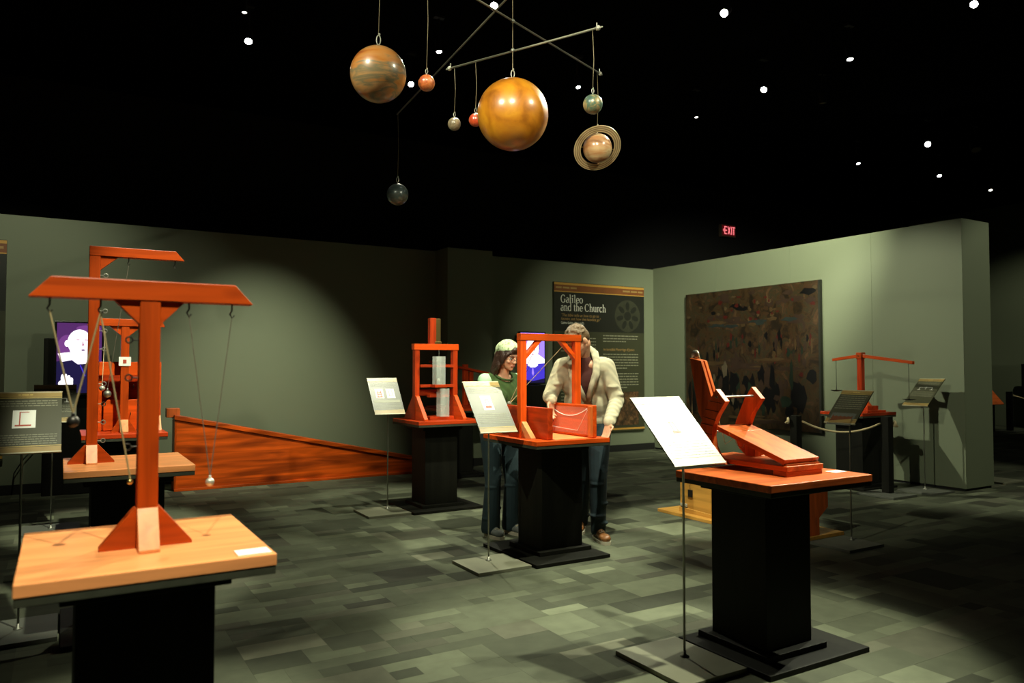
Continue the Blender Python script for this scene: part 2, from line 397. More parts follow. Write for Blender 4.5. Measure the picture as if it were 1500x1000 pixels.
fx = [
 ((1.673, 8.359), (0.9, 5.2, 0.0), 'bright spotlight at upper left, alone beyond the nearest pendulum stands', 70, 30, M_LENS, .046),
 ((1.496, 7.681), (1.5, 7.0, 0.0), 'faint spotlight just above the bright lone lamp at upper left', 0, 40, M_LENSDIM, .03),
 ((3.664, 8.618), (3.1, 4.9, 0.9), 'bright spotlight between the banded planet and the small orange globe', 150, 30, M_LENS, .042),
 ((3.545, 7.555), (3.4, 6.2, 0.0), 'spotlight seen edge-on right of the small orange globe', 0, 40, M_LENS, .036),
 ((3.556, 6.326), (0.25, 2.6, 0.9), 'brightest spotlight at the top where two mobile rods cross', 300, 20, M_LENS, .046),
 ((5.496, 7.637), (5.3, 6.0, 0.0), 'spotlight seen edge-on beside the small blue-green globe', 0, 40, M_LENS, .034),
 ((5.581, 5.289), (0.3, 2.5, 0.95), 'spotlight near the top edge, right of the mobile', 380, 18, M_LENS, .045),
 ((7.563, 6.518), (3.3, 4.8, 1.0), 'brightest spotlight high above the painting, below the top-edge lamp', 170, 26, M_LENS, .045),
 ((7.644, 5.36), (6.9, 4.4, 0.0), 'flat-looking spotlight upper right above the painting', 0, 40, M_LENS, .04),
 ((7.582, 7.722), (7.3, 6.6, 0.0), 'faint small spotlight left of the brightest lamp over the painting', 0, 40, M_LENSDIM, .03),
 ((8.604, 6.446), (8.8, 6.6, 0.0), 'unlit spotlight right of the brightest lamp over the painting', 0, 40, M_LENSOFF, .05),
 ((11.64, 6.825), (6.0, 3.0, 0.5), 'bright spotlight far right above the end of the partition wall', 0, 30, M_LENS, .05),
 ((11.709, 8.084), (11.0, 6.2, 0.0), 'small spotlight far right, below and left of the bright one', 0, 40, M_LENS, .036),
 ((13.738, 7.851), (12.4, 6.4, 0.0), 'small spotlight far right, directly below the bright one', 0, 40, M_LENS, .042),
 ((7.515, 3.927), (2.95, 2.6, 1.05), 'spotlight at the top right corner edge', 260, 26, M_LENS, .042),
 ((12.604, 6.601), (11.0, 5.0, 0.0), 'dull unlit dish lamp far right beside the bright one', 0, 30, M_LENSOFF, .085),
 ((15.722, 7.978), (14.0, 6.4, 0.0), 'dimmest spotlight at the far right edge', 0, 40, M_LENSDIM, .04),
]
for pos, tg, lb, pw, an, ln, r in fx: fixture((*pos, 4.9), tg, lb, pw, an, ln, r * .8)
# spot beams without fixtures, read off shadows and glare; several added to brighten exhibits
lamp((0.3, 0.7, 4.9), (0.24, 2.5, 1.1), 360, 20)
lamp((0.8, 2.8, 4.9), (0.45, 4.75, 1.2), 300, 19)
lamp((0.9, 4.9, 4.9), (0.5, 7.0, 1.1), 430, 19)
lamp((5.95, 2.6, 4.9), (2.85, 2.7, 1.0), 330, 26)
lamp((4.75, 4.05, 4.9), (3.0, 4.8, 0.9), 110, 32)
lamp((3.0, 3.3, 4.9), (3.3, 4.9, 1.1), 330, 28)
lamp((3.9, 6.0, 4.9), (3.1, 7.0, 0.9), 170, 30)
lamp((3.7, 1.95, 4.9), (2.95, 2.75, 0.8), 330, 34, .4)
lamp((3.9, 8.3, 4.9), (8.8, 5.1, 1.1), 300, 34)        # washes the right wall
lamp((6.3, 4.6, 4.9), (8.8, 7.7, 2.8), 560, 56, 0.9)
lamp((-0.4, 6.6, 4.9), (-0.6, 10.0, 2.3), 75, 50, 0.9)   # washes the back wall
lamp((2.2, 6.6, 4.9), (2.15, 9.8, 0.75), 330, 42, 1.0)
lamp((6.4, 6.3, 4.9), (7.6, 10.0, 1.4), 75, 46, 0.9)
lamp((3.6, 4.2, 4.9), (5.15, 5.1, 0.2), 420, 22)  # added to brighten the golden box
lamp((3.4, 4.7, 4.9), (3.2, 7.0, 1.2), 210, 18)  # added to brighten the tall red frame
lamp((2.2, 4.6, 4.9), (2.3, 5.9, 0.0), 60, 56, 0.9)
lamp((10.2, 1.6, 4.9), (9.5, 4.8, 1.2), 80, 50)  # added to lift the dark end face of the partition
lamp((0.2, 0.6, 4.9), (2.5, 3.7, 2.9), 270, 24)         # frontal lamps on the mobile
lamp((-1.6, 2.4, 4.9), (2.2, 4.4, 3.0), 270, 40)
lamp((4.6, 0.8, 4.9), (2.6, 4.2, 3.0), 130, 40)
lamp((16, 6.5, 4.9), (19.4, 9.0, 1.6), 60, 60, 0.8)  # added to light a patch of the dim outer wall

# ------------------------------------------------------------------ pedestals
def pedestal(label, X0, X1, Y0, Y1, wtop=W_PINE, inset=0.11, top=0.88, axis='x', base=None, edge=M_EDGE, col=None):
    t = thing('pedestal', label, 'pedestal', ((X0 + X1) / 2, (Y0 + Y1) / 2, 0), 'black display pedestals')
    box('table_top', wtop[axis], t, X0, X1, Y0, Y1, top - .034, top, bev=.003)
    box('under_board', edge, t, X0 + .002, X1 - .002, Y0 + .002, Y1 - .002, top - .056, top - .034, bev=.002)
    mx, my = (X0 + X1) / 2, (Y0 + Y1) / 2; c = col or (mx - .175, mx + .175, my - .175, my + .175)
    def grow(g): return (c[0] - g, c[1] + g, c[2] - g, c[3] + g)
    box('cap', M_BLACKWOOD, t, *grow(.038), top - .10, top - .056, bev=.003)
    box('column', M_BLACKWOOD, t, *c, .056, top - .10, bev=.003)
    B = base or (X0, X1, Y0, Y1)
    box('upper_step', M_BLACKWOOD, t, *grow(.05), .026, .056, bev=.003)
    box('lower_step', M_BLACKWOOD, t, *B, 0, .026, bev=.003)
    return t
pedestal('black pedestal with pale orange top nearest the viewer at lower left', -.09, .53, 2.18, 2.85)
pedestal('black pedestal with pale orange top just behind the nearest left one', .02, .63, 4.38, 5.08)
pedestal('black pedestal with red top below the red panelled box at far left', .144, .75, 6.66, 7.32, W_RED)
pedestal('black pedestal carrying the tall red frame with acrylic tubes', 2.94, 3.64, 6.69, 7.35, W_RED, base=(2.90, 3.65, 6.70, 7.36), col=(3.09, 3.44, 6.87, 7.2))
pedestal('black pedestal between the two visitors and the viewer', 2.865, 3.51, 4.49, 5.27, W_TRAY, col=(3.06, 3.425, 4.725, 5.06))
pedestal('black pedestal at right foreground under the hinged plank device', 2.685, 3.404, 2.30, 2.90, W_DEV, base=(2.74, 3.45, 2.36, 2.95), col=(2.89, 3.21, 2.51, 2.86))
pedestal('black pedestal with dark red top against the right wall under the balance', 7.79, 8.42, 5.37, 5.93, W_RED, .11)
pedestal('black pedestal in the dark behind the woman, under a sloping red rail', 4.1, 4.8, 8.62, 9.30, W_RED, .11)

def eye(mb, c, d, r=.011):
    """screw eye: stem from c along d, ring at its end"""
    c, d = V(c), V(d).normalized(); n = d.cross(V((0, 0, 1)));  n = n.normalized() if n.length > .1 else V((1, 0, 0))
    mb.tube([c, c + d * .016], .0022, 6)
    o = c + d * (.016 + r)
    mb.tube([o + (d * math.cos(k * math.pi / 6) + (d.cross(n)) * math.sin(k * math.pi / 6)) * r for k in range(12)], .0024, 6, closed=True)
def hook(mb, c):
    c = V(c); mb.tube([c, c - V((0, 0, .02)), c - V((.006, 0, .03)), c - V((0, 0, .042)), c - V((-.007, 0, .034))], .0026, 6)
def gussets(t, wd, cx, cy, hw, z, L, H, front=True, back=True, wf=None):
    """triangular braces around a post: left, right, front, back"""
    for s in (-1, 1):
        MB().prism([(cx + s * hw, z), (cx + s * (hw + L), z), (cx + s * (hw + L), z + .008), (cx + s * (hw + .006), z + H), (cx + s * hw, z + H)], 'y', cy - .02, cy + .02, .0015).build('gusset', wd['x'], t)
    for s, f in ((-1, front), (1, back)):
        if f: MB().prism([(cy + s * hw, z), (cy + s * (hw + L * .8), z), (cy + s * (hw + L * .8), z + .008), (cy + s * (hw + .006), z + H), (cy + s * hw, z + H)], 'x', cx - hw, cx + hw, .0015).build('gusset', (wf or wd)['y'], t)
def bob(mb, c, r):
    mb.ell(c, r, u=18, v=12); c = V(c); mb.tube([c + V((0, 0, r * .9)), c + V((0, 0, r * 1.5))], r * .28, 8)

# --- stand 1: T shaped pendulum stand, nearest
cx, cy = .223, 2.467
t = thing('pendulum_stand', 'T shaped orange pendulum stand nearest the viewer at left', 'pendulum', (cx, cy, .88), 'wooden pendulum stands')
box('post', W_POST['z'], t, cx - .0275, cx + .0275, cy - .0275, cy + .0275, .88, 1.594)
MB().prism([(-.08, 1.594), (.512, 1.594), (.458, 1.652), (-.027, 1.652)], 'y', cy - .03, cy + .03, .002).build('beam', W_POST['x'], t)
for s in (-1, 1):
    MB().prism([(cx + s * .0275, 1.592), (cx + s * .092, 1.592), (cx + s * .0275, 1.525)], 'y', cy - .02, cy + .02, .001).build('brace', W_POST['x'], t)
gussets(t, W_POST, cx, cy, .0275, .88, .095, .115, wf=W_PINE)
for x in (-.029, .095, .329, .452):
    m = MB(); hook(m, (x, cy - .012, 1.594)); m.build('hook', M_DARKMETAL, t)
for z in (1.48, 1.37, 1.17):
    m = MB(); eye(m, (cx - .0275, cy, z), (-1, 0, 0), .009); m.build('screw_eye', M_DARKMETAL, t)
def pend(label, hooks, ball, r, mat, smat, sr=.0022):
    tt = thing('pendulum_bob', label, 'pendulum', ball, 'pendulum balls on strings')
    for h in hooks: MB().tube([h, V(ball) + V((0, 0, r * 1.3))], sr, 6).build('string', smat, tt)
    m = MB(); bob(m, ball, r); m.build('ball', mat, tt, True)
pend('dark ball on two pale strings swinging at the left of the nearest stand', [(-.029, cy - .012, 1.556), (.095, cy - .012, 1.556)], (.032, cy - .03, 1.25), .0165, M_DARKMETAL, M_STRING2, .0024)
pend('silver ball on two shadow-dark threads at the right of the nearest stand', [(.329, cy - .012, 1.556), (.452, cy - .012, 1.556)], (.393, cy - .02, 1.055), .0125, M_CHROME, M_DARKSTRING, .0013)  # thread colour darkened to stand for the shadow on them
pend('small brass ball on one slanting pale string left of the nearest post', [(.095, cy - .006, 1.556)], (.175, cy - .05, 1.076), .008, M_BRASS, M_STRING2, .0024)
tg = MB(); tg.box(.43, .52, 2.20, 2.265, .88, .8825)
o = tg.build('label_card', M_WHITE); o['label'] = 'white card at the right corner of the nearest pale orange table top'; o['category'] = 'card'

# --- stand 2: gallows shaped pendulum stand
cx, cy = .152, 4.747
t = thing('pendulum_stand', 'tall gallows shaped orange stand behind the nearest T shaped one', 'pendulum', (cx, cy, .88), 'wooden pendulum stands')
box('post', W_POST['z'], t, cx - .027, cx + .027, cy - .027, cy + .027, .88, 2.012)
MB().prism([(.125, 2.012), (.605, 2.012), (.558, 2.064), (.125, 2.064)], 'y', cy - .03, cy + .03, .002).build('beam', W_POST['x'], t)
MB().prism([(cx + .027, 2.011), (cx + .115, 2.011), (cx + .027, 1.935)], 'y', cy - .02, cy + .02, .001).build('brace', W_POST['x'], t)
gussets(t, W_POST, cx, cy, .027, .88, .085, .10, wf=W_PINE)
for x in (.318, .556):
    m = MB(); hook(m, (x, cy - .01, 2.012)); m.build('hook', M_DARKMETAL, t)
for z in (1.905, 1.71, 1.60, 1.50, 1.31, 1.20, 1.10, 1.0):
    m = MB(); eye(m, (cx + .027, cy - .01, z), (1, 0, 0), .011); m.build('screw_eye', M_METAL, t)
pend('grey steel ball on thin threads between the two left stands', [(.318, cy - .01, 1.972)], (.222, cy - .045, 1.255), .02, M_METAL, M_DARKSTRING, .0015)

# --- stand 3: T shaped pendulum stand in front of a red panel
cx, cy = .445, 6.88
t = thing('pendulum_stand', 'farthest T shaped orange stand before the red panel, with a white tag on its post', 'pendulum', (cx, cy, .88), 'wooden pendulum stands')
box('post', W_POST['z'], t, cx - .03, cx + .03, cy - .03, cy + .03, .88, 1.732)
MB().prism([(.171, 1.732), (.737, 1.732), (.705, 1.79), (.215, 1.79)], 'y', cy - .035, cy + .035, .002).build('beam', W_POST['x'], t)
for s in (-1, 1):
    MB().prism([(cx + s * .03, 1.731), (cx + s * .115, 1.731), (cx + s * .03, 1.655)], 'y', cy - .02, cy + .02, .001).build('brace', W_POST['x'], t)
gussets(t, W_POST, cx, cy, .03, .88, .06, .10, True, False, wf=W_PINE)
box('tag', M_WHITE, t, .40, .488, cy - .036, cy - .031, 1.412, 1.484, bev=0, label='white tag with a small printed emblem')
MB().box(.43, .455, cy - .0375, cy - .0365, 1.432, 1.462).build('emblem', M_INKRED, t)
for x in (.30, .665):
    m = MB(); hook(m, (x, cy - .01, 1.732)); m.build('hook', M_DARKMETAL, t)
pend('small silver ball on a slanting thread left of the farthest T stand', [(.30, cy - .01, 1.69)], (.285, cy - .06, 1.235), .022, M_CHROME, M_STRING, .0022)
MB().tube([(.665, cy - .01, 1.692), (.635, cy - .02, 1.50)], .0022, 6).build('string', M_STRING, t)

# red panelled box behind it
t = thing('red_panel_box', 'red wooden panelled box behind the farthest T shaped stand', 'exhibit', (.5, 7.13, .88))
X0, X1, Yf, Yb = .267, .728, 7.0, 7.26
box('back_panel', W_RED['x'], t, X0, X1, Yb - .02, Yb, .88, 1.445)
box('top_rail', W_TRAY['x'], t, X0, X1, Yf, Yf + .03, 1.335, 1.445)
box('side_panel', W_TRAY['y'], t, X0, X0 + .025, Yf + .03, Yb - .02, .88, 1.445)
box('side_panel', W_TRAY['y'], t, X1 - .025, X1, Yf + .03, Yb - .02, .88, 1.445)
box('stile', W_TRAY['z'], t, X1 - .045, X1, Yf, Yf + .03, .88, 1.335)
pts = [(.305, .885), (.305, 1.10), (.335, 1.135), (X1 - .05, 1.135), (X1 - .05, .885)]
MB().prism(pts, 'y', Yf + .02, Yf + .045, .003).build('front_board', W_TRAY['x'], t)
MB().prism([(Yf, .882), (Yf - .1, .882), (Yf, 1.0)], 'x', X1 - .03, X1, .001).build('corner_gusset', W_PINE['y'], t)
for x, z in ((.52, 1.245), (.50, 1.02)):
    m = MB(); eye(m, (x, Yf + .02, z), (0, -1, 0), .014); m.build('screw_eye', M_DARKMETAL, t)

# --- long wedge shaped inclined plane by the back wall
t = thing('inclined_plane', 'long knotty red wedge shaped ramp along the back wall', 'exhibit', (2.6, 9.5, 0))
MB().prism([(1.14, .03), (4.6, .03), (4.6, .05), (1.14, .80)], 'y', 9.36, 9.39, .002).build('side_board', W_WEDGE['x'], t)
MB().prism([(1.14, .03), (4.6, .03), (4.6, .05), (1.14, .80)], 'y', 9.55, 9.58, .002).build('side_board', W_WEDGE['x'], t)
dz = (.80 - .05) / (4.6 - 1.14)
MB().prism([(1.115, .81), (4.6, .055), (4.6, .10), (1.115, .862)], 'y', 9.34, 9.60, .004).build('rail', W_WEDGE['x'], t)
box('sill', W_WEDGE['x'], t, 1.12, 4.6, 9.335, 9.60, 0, .03)
box('end_post', W_WEDGE['z'], t, 1.12, 1.14, 9.36, 9.58, .03, .80)
box('stop_block', W_DEV['z'], t, 1.04, 1.18, 9.40, 9.54, .83, .935, bev=.006)

# --- tall red frame with acrylic tubes
cyf = 7.0
t = thing('buoyancy_frame', 'tall red wooden frame with shelves and clear tubes on a pedestal', 'exhibit', (3.26, cyf, .88))
for x in (3.02, 3.44):
    box('stile', W_RED['z'], t, x, x + .052, cyf - .03, cyf + .03, .88, 1.575)
    for s in (-1, 1):
        MB().prism([(cyf + s * .03, .88), (cyf + s * .25, .88), (cyf + s * .25, .895), (cyf + s * .05, 1.11), (cyf + s * .03, 1.12)], 'x', x + .006, x + .046, .002).build('brace', W_TRAY['y'] if s < 0 else W_RED['y'], t)
box('top_beam', W_TRAY['x'], t, 3.01, 3.502, cyf - .035, cyf + .035, 1.575, 1.635)
for z in (1.40, 1.20): box('shelf', W_RED['x'], t, 3.072, 3.44, cyf - .05, cyf + .05, z, z + .028)
box('cross_board', W_RED['x'], t, 3.072, 3.44, cyf + .02, cyf + .045, 1.115, 1.18)
box('tube_collar', W_RED['x'], t, 3.17, 3.38, cyf - .06, cyf + .015, 1.10, 1.13)
box('foot_block', W_RED['x'], t, 3.155, 3.42, cyf - .1, cyf + .1, .88, .912)
box('mast', W_RED['z'], t, 3.185, 3.25, cyf - .03, cyf + .03, 1.635, 1.895)
box('brass_channel', M_BRASS, t, 3.252, 3.305, cyf - .02, cyf + .02, 1.66, 1.893, bev=.002)
box('clamp', M_BRASS, t, 3.235, 3.31, cyf - .036, cyf - .03, 1.637, 1.66)
def tube_sq(X0, X1, Y0, Y1, z0, z1):
    m = MB(); k = .005
    m.box(X0, X1, Y0, Y0 + k, z0, z1); m.box(X0, X1, Y1 - k, Y1, z0, z1); m.box(X0, X0 + k, Y0 + k, Y1 - k, z0, z1); m.box(X1 - k, X1, Y0 + k, Y1 - k, z0, z1)
    m.box(X0 + k, X1 - k, Y0 + k, Y1 - k, z0, z0 + k); return m.build('acrylic_tube', M_ACRYLIC, t)
tube_sq(3.198, 3.295, cyf - .055 - .1, cyf - .055, 1.23, 1.51)
box('tube_bracket', W_RED['x'], t, 3.18, 3.31, cyf - .16, cyf - .05, 1.2, 1.228)
tube_sq(3.24, 3.335, cyf - .062 - .1, cyf - .062, .912, 1.19)
MB().lathe([(.03, 0), (.032, .03), (.026, .055), (.012, .06)], (3.245, cyf - .105, 1.236), 16).build('float_weight', M_METAL, t)
MB().tube([(3.246, cyf - .105, 1.296), (3.246, cyf - .105, 1.575)], .002, 6).build('wire', M_METAL, t)

# --- far device: sloping rail on a post
t = thing('sloping_rail', 'dark red sloping rail on a post in the dark behind the woman', 'exhibit', (4.5, 8.95, .88))
box('base_board', W_RED['x'], t, 4.15, 4.75, 8.72, 9.2, .88, .90)
box('post', W_RED['z'], t, 4.57, 4.63, 8.93, 8.99, .90, 1.44)
MB().prism([(4.10, 1.46), (5.25, 1.245), (5.25, 1.275), (4.10, 1.49)], 'y', 8.90, 8.93, .002).build('rail', W_RED['x'], t)
MB().prism([(4.10, 1.46), (5.25, 1.245), (5.25, 1.275), (4.10, 1.49)], 'y', 8.99, 9.02, .002).build('rail', W_RED['x'], t)
box('short_post', W_RED['z'], t, 4.66, 4.71, 8.932, 8.988, .90, 1.345)

# --- central exhibit: portal frame with a two-walled tray
t = thing('projectile_tray', 'orange portal frame over two upright red boards, used by the two visitors', 'exhibit', (3.2, 4.85, .88))
fy = 4.82
xl, xr = 2.947, 3.442
box('post', W_TRAY['z'], t, xl - .026, xl + .026, fy - .026, fy + .026, .88, 1.60)
box('post', W_TRAY['z'], t, xr - .026, xr + .026, fy - .026, fy + .026, .88, 1.60)
box('top_beam', W_POST['x'], t, xl - .028, xr + .028, fy - .03, fy + .03, 1.60, 1.652)
for x, s in ((xl, 1), (xr, -1)):
    MB().prism([(x + s * .026, 1.46), (x + s * .026, 1.50), (x + s * .12, 1.60), (x + s * .165, 1.60)], 'y', fy - .022, fy + .022, .002).build('corner_brace', W_TRAY['x'], t)
for x in (xl, xr):
    MB().prism([(fy - .026, .88), (fy - .16, .88), (fy - .16, .89), (fy - .034, 1.0), (fy - .026, 1.0)], 'x', x - .02, x + .02, .0015).build('gusset', W_PINE['y'], t)
    MB().prism([(fy + .026, .88), (fy + .16, .88), (fy + .16, .89), (fy + .034, 1.0), (fy + .026, 1.0)], 'x', x - .02, x + .02, .0015).build('gusset', W_TRAY['y'], t)
MB().prism([(xl - .026, .88), (xl - .035, .88), (xl - .035, .89), (xl - .03, .99), (xl - .026, .99)], 'y', fy - .02, fy + .02).build('gusset', W_TRAY['x'], t)
box('tray_glare', W_PINE['y'], t, 3.05, 3.345, 4.53, 5.24, .88, .8835, bev=0)  # pale slip added to paint the glare on the table top
box('near_board', W_RED['y'], t, 2.995, 3.04, 4.545, 5.245, .884, 1.108, bev=.004)
box('far_board', W_TRAY['y'], t, 3.380, 3.412, 4.52, 5.10, .884, 1.12, bev=.004)
box('board_foot', W_RED['y'], t, 3.0, 3.035, 4.56, 5.23, .88, .884, bev=0)
box('board_foot', W_RED['y'], t, 3.384, 3.408, 4.54, 5.08, .88, .884, bev=0)
box('end_cleat', W_DEV['z'], t, 3.352, 3.378, 4.52, 4.555, .884, 1.112)
box('clear_sheet', M_SHEET, t, 3.368, 3.372, 4.56, 5.08, .90, 1.10, bev=0)
pts = []
for k in range(25):
    u = k / 24; y = 5.06 - .48 * u; pts.append((3.366, y, 1.092 - .24 * u * (1 - u) + 0.0))
MB().tube(pts, .0028, 6).build('curve_line', M_WHITE, t, label='white drooping curve on the clear sheet')
MB().tube([(3.3655, 4.57, 1.088), (3.3655, 4.70, .925), (3.3655, 5.05, .935)], .0012, 5).build('scribed_line', M_WHITE, t)
m = MB(); wt = V((3.02, 5.13, 1.115)); 
MB().tube([(3.33, fy, 1.575), wt], .0026, 6).build('string', M_STRING, t)
MB().tube([(3.08, fy, 1.57), wt], .0022, 6).build('string', M_STRING, t)
MB().tube([(3.035, fy + .02, 1.42), wt], .0016, 6).build('string', M_DARKSTRING, t)
for x in (3.33, 3.08):
    m = MB(); eye(m, (x, fy, 1.60), (0, 0, -1), .009); m.build('screw_eye', M_BRASS, t)
MB().lathe([(.006, -.008), (.018, 0), (.018, .012), (.008, .02)], wt, 14).build('release_clip', M_METAL, t)

# --- right foreground: hinged plank device with an arm and pulley
t = thing('lever_device', 'chestnut hinged plank device with curved brackets and pulley arm at right foreground', 'exhibit', (3.09, 2.72, .88))
bx0, bx1 = 2.96, 3.225
for y0 in (2.444, 2.93):
    box('foot', W_DEV['x'], t, bx0 + .002, bx1 - .002, y0, y0 + .08, .88, .905)
box('base_frame', W_DEV['y'], t, bx0, bx1, 2.44, 3.02, .905, .93, bev=.003)
br = [(2.855, 1.288), (2.79, 1.226), (2.849, 1.150), (2.878, 1.09), (2.884, 1.04), (2.874, .99), (2.845, .945), (2.79, .905), (2.845, .905), (2.91, .912), (2.95, .955), (2.978, 1.01), (2.985, 1.05), (2.967, 1.10), (2.906, 1.222)]
for x0, x1, nm in ((2.925, 2.958, 0), (3.19, 3.222, 1)):
    pts = [(y, z) for y, z in br] if not nm else [(y - .0, max(z, .932)) if z < .93 else (y, z + .008) for y, z in br]
    b = MB().prism(pts, 'x', x0, x1, .002).build('curved_bracket', W_DEV['z'], t)
    if not nm:
        m = MB()
        for (a, c) in (((2.93, 1.18), (2.835, 1.17)), ((2.945, 1.14), (2.858, 1.125)), ((2.962, 1.105), (2.875, 1.095)), ((2.983, 1.06), (2.886, 1.05)), ((2.984, 1.02), (2.886, 1.01)), ((2.968, .985), (2.872, .975)), ((2.935, .94), (2.845, .94)), ((2.905, 1.225), (2.815, 1.215))):
            m.tube([(x0 - .0005, a[0], a[1]), (x0 - .0005, c[0], c[1])], .0016, 5)
        m.build('saw_cut', M_BLACK, b)
        m = MB()
        for y, z in ((2.855, 1.245), (2.958, 1.06), (2.862, .955)): m.ell((x0 - .002, y, z), .005, u=10, v=6)
        m.build('bolt', M_METAL, b)
MB().tube([(2.92, 2.845, 1.245), (3.228, 2.845, 1.248)], .006, 10).build('steel_rod', M_METAL, t)
MB().tube([(2.93, 2.93, 1.06), (3.22, 2.93, 1.06)], .006, 10).build('steel_rod', M_METAL, t)
pl = [(2.885, 1.093), (2.887, 1.068), (2.465, .936), (2.455, .958)]
MB().prism([(2.80, 1.068), (2.80, 1.043), (2.465, .936), (2.455, .960)], 'x', 2.965, 3.215, .002).build('plank', W_DEV['y'], t)
MB().prism([(2.893, 1.096), (2.893, 1.072), (2.803, 1.044), (2.803, 1.069)], 'x', 2.965, 3.215, .002).build('plank', W_DEV['y'], t)
box('hinge_strip', W_DEV['x'], t, 2.97, 3.21, 2.45, 2.475, .93, .938, bev=0)
box('support_block', W_DEV['z'], t, 3.15, 3.215, 2.80, 2.87, .93, 1.02)
arm = [(3.084, 1.452), (2.998, 1.436), (2.915, 1.225), (2.945, 1.12), (2.99, 1.11), (3.02, 1.16)]
for x0 in (2.962, 2.990): MB().prism(arm, 'x', x0, x0 + .018, .0015).build('arm_cheek', W_DEV['z'], t)
MB().prism([(3.06, 1.40), (3.01, 1.40), (2.94, 1.2), (2.985, 1.2)], 'x', 2.98, 2.99, 0).build('arm_spacer', W_PINE['z'], t)
MB().lathe([(.026, -.004), (.027, -.003), (.022, -.001), (.022, .001), (.027, .003), (.026, .004)], (2.985, 3.062, 1.468), 24, Matrix.Rotation(R(90), 3, 'Y')).build('pulley', M_CHROME, t, True)
MB().tube([(2.985, 3.09, 1.468), (2.985, 3.092, .95)], .0013, 6).build('cord', M_STRING, t)
MB().tube([(2.985, 3.045, 1.489), (2.985, 2.93, 1.22), (2.985, 2.85, 1.0), (2.985, 2.80, 1.03)], .0013, 6).build('cord', M_STRING, t)
MB().tube([(3.08, 2.88, 1.04), (3.09, 2.87, .99), (3.12, 2.86, .97), (3.16, 2.875, 1.0)], .0015, 6).build('chain', M_METAL, t)
o = MB().box(3.29, 3.38, 2.42, 2.48, .88, .8825).build('label_card', M_WHITE); o['label'] = 'pale card at the right corner of the foreground device table'; o['category'] = 'card'

# --- golden wooden box on a floor plank, behind the right pedestal
t = thing('wave_track_box', 'golden wooden box on a floor plank behind the right foreground pedestal', 'exhibit', (5.3, 4.9, 0))
box('floor_plank', W_GOLD['y'], t, 5.02, 5.66, 4.09, 5.68, 0, .03)
MB().prism([(5.12, .031), (5.36, .031), (5.36, .17), (5.47, .25), (5.47, .42), (5.12, .42)], 'y', 4.10, 4.13, .002).build('end_panel', W_DEV['z'], t)
box('side_panel', W_GOLD['y'], t, 5.12, 5.145, 4.132, 5.47, .031, .42)
box('far_side_panel', W_GOLD['y'], t, 5.44, 5.465, 4.132, 5.47, .26, .42)
box('end_panel', W_GOLD['z'], t, 5.145, 5.44, 5.44, 5.465, .031, .42)
pts = [(4.14, .40)]
for k in range(31): pts.append((4.16 + 1.28 * k / 30, .445 + .012 * math.sin(k * .8) - .002 * k * .3))
pts.append((5.45, .40))
MB().prism(pts, 'x', 5.15, 5.18, 0).build('bumpy_track', W_TRAY['y'], t)
MB().prism(pts, 'x', 5.38, 5.41, 0).build('bumpy_track', W_TRAY['y'], t)
box('tag', M_DARKMETAL, t, 5.112, 5.119, 5.30, 5.36, .18, .25, bev=.002, label='small black tag hanging on the side')
MB().tube([(5.115, 5.33, .25), (5.115, 5.335, .29), (5.118, 5.33, .30)], .002, 6).build('tag_wire', M_DARKMETAL, t)
box('latch', M_CHROME, t, 5.10, 5.119, 5.37, 5.45, .085, .11, bev=.003)
box('latch_plate', M_DARKMETAL, t, 5.112, 5.1195, 5.37, 5.46, .065, .084, bev=0)
MB().prism([(4.2, .031), (5.46, .031), (5.46, .075), (4.2, .035)], 'x', 5.095, 5.118, 0).build('wedge_strip', W_GOLD['y'], t)

# --- balance against the right wall
t = thing('balance', 'orange wooden beam balance on a pedestal by the right wall', 'balance', (8.1, 5.6, .88))
box('lower_base', W_RED['y'], t, 7.93, 8.27, 5.30 + .1, 5.80, .88, .905)
box('upper_base', W_RED['y'], t, 8.0, 8.2, 5.45, 5.75, .905, .955)
box('post', W_RED['z'], t, 8.07, 8.13, 5.57, 5.63, .955, 1.50)
MB().prism([(5.57, .955), (5.47, .955), (5.57, 1.08)], 'x', 8.085, 8.115, .001).build('gusset', W_POST['y'], t)
box('post_head', W_POST['z'], t, 8.06, 8.14, 5.565, 5.635, 1.50, 1.575)
MB().prism([(5.565, 1.515), (4.955, 1.435), (4.955, 1.468), (5.565, 1.552)], 'x', 8.08, 8.12, .002).build('beam_arm', W_POST['y'], t)
MB().prism([(5.635, 1.515), (5.97, 1.475), (5.97, 1.508), (5.635, 1.552)], 'x', 8.08, 8.12, .002).build('beam_arm', W_POST['y'], t)
MB().tube([(8.05, 5.6, 1.535), (8.15, 5.6, 1.535)], .007, 10).build('pivot_pin', M_DARKMETAL, t)
for y, z0, z1 in ((5.012, 1.44, 1.05), (5.93, 1.478, 1.125)):
    MB().tube([(8.1, y, z0), (8.1, y, z1)], .003, 6).build('chain', M_DARKMETAL, t)
    MB().lathe([(.03, 0), (.065, .012), (.067, .016), (.03, .006), (.01, .02)], (8.1, y, z1 - .015), 20).build('pan', M_DARKMETAL, t)

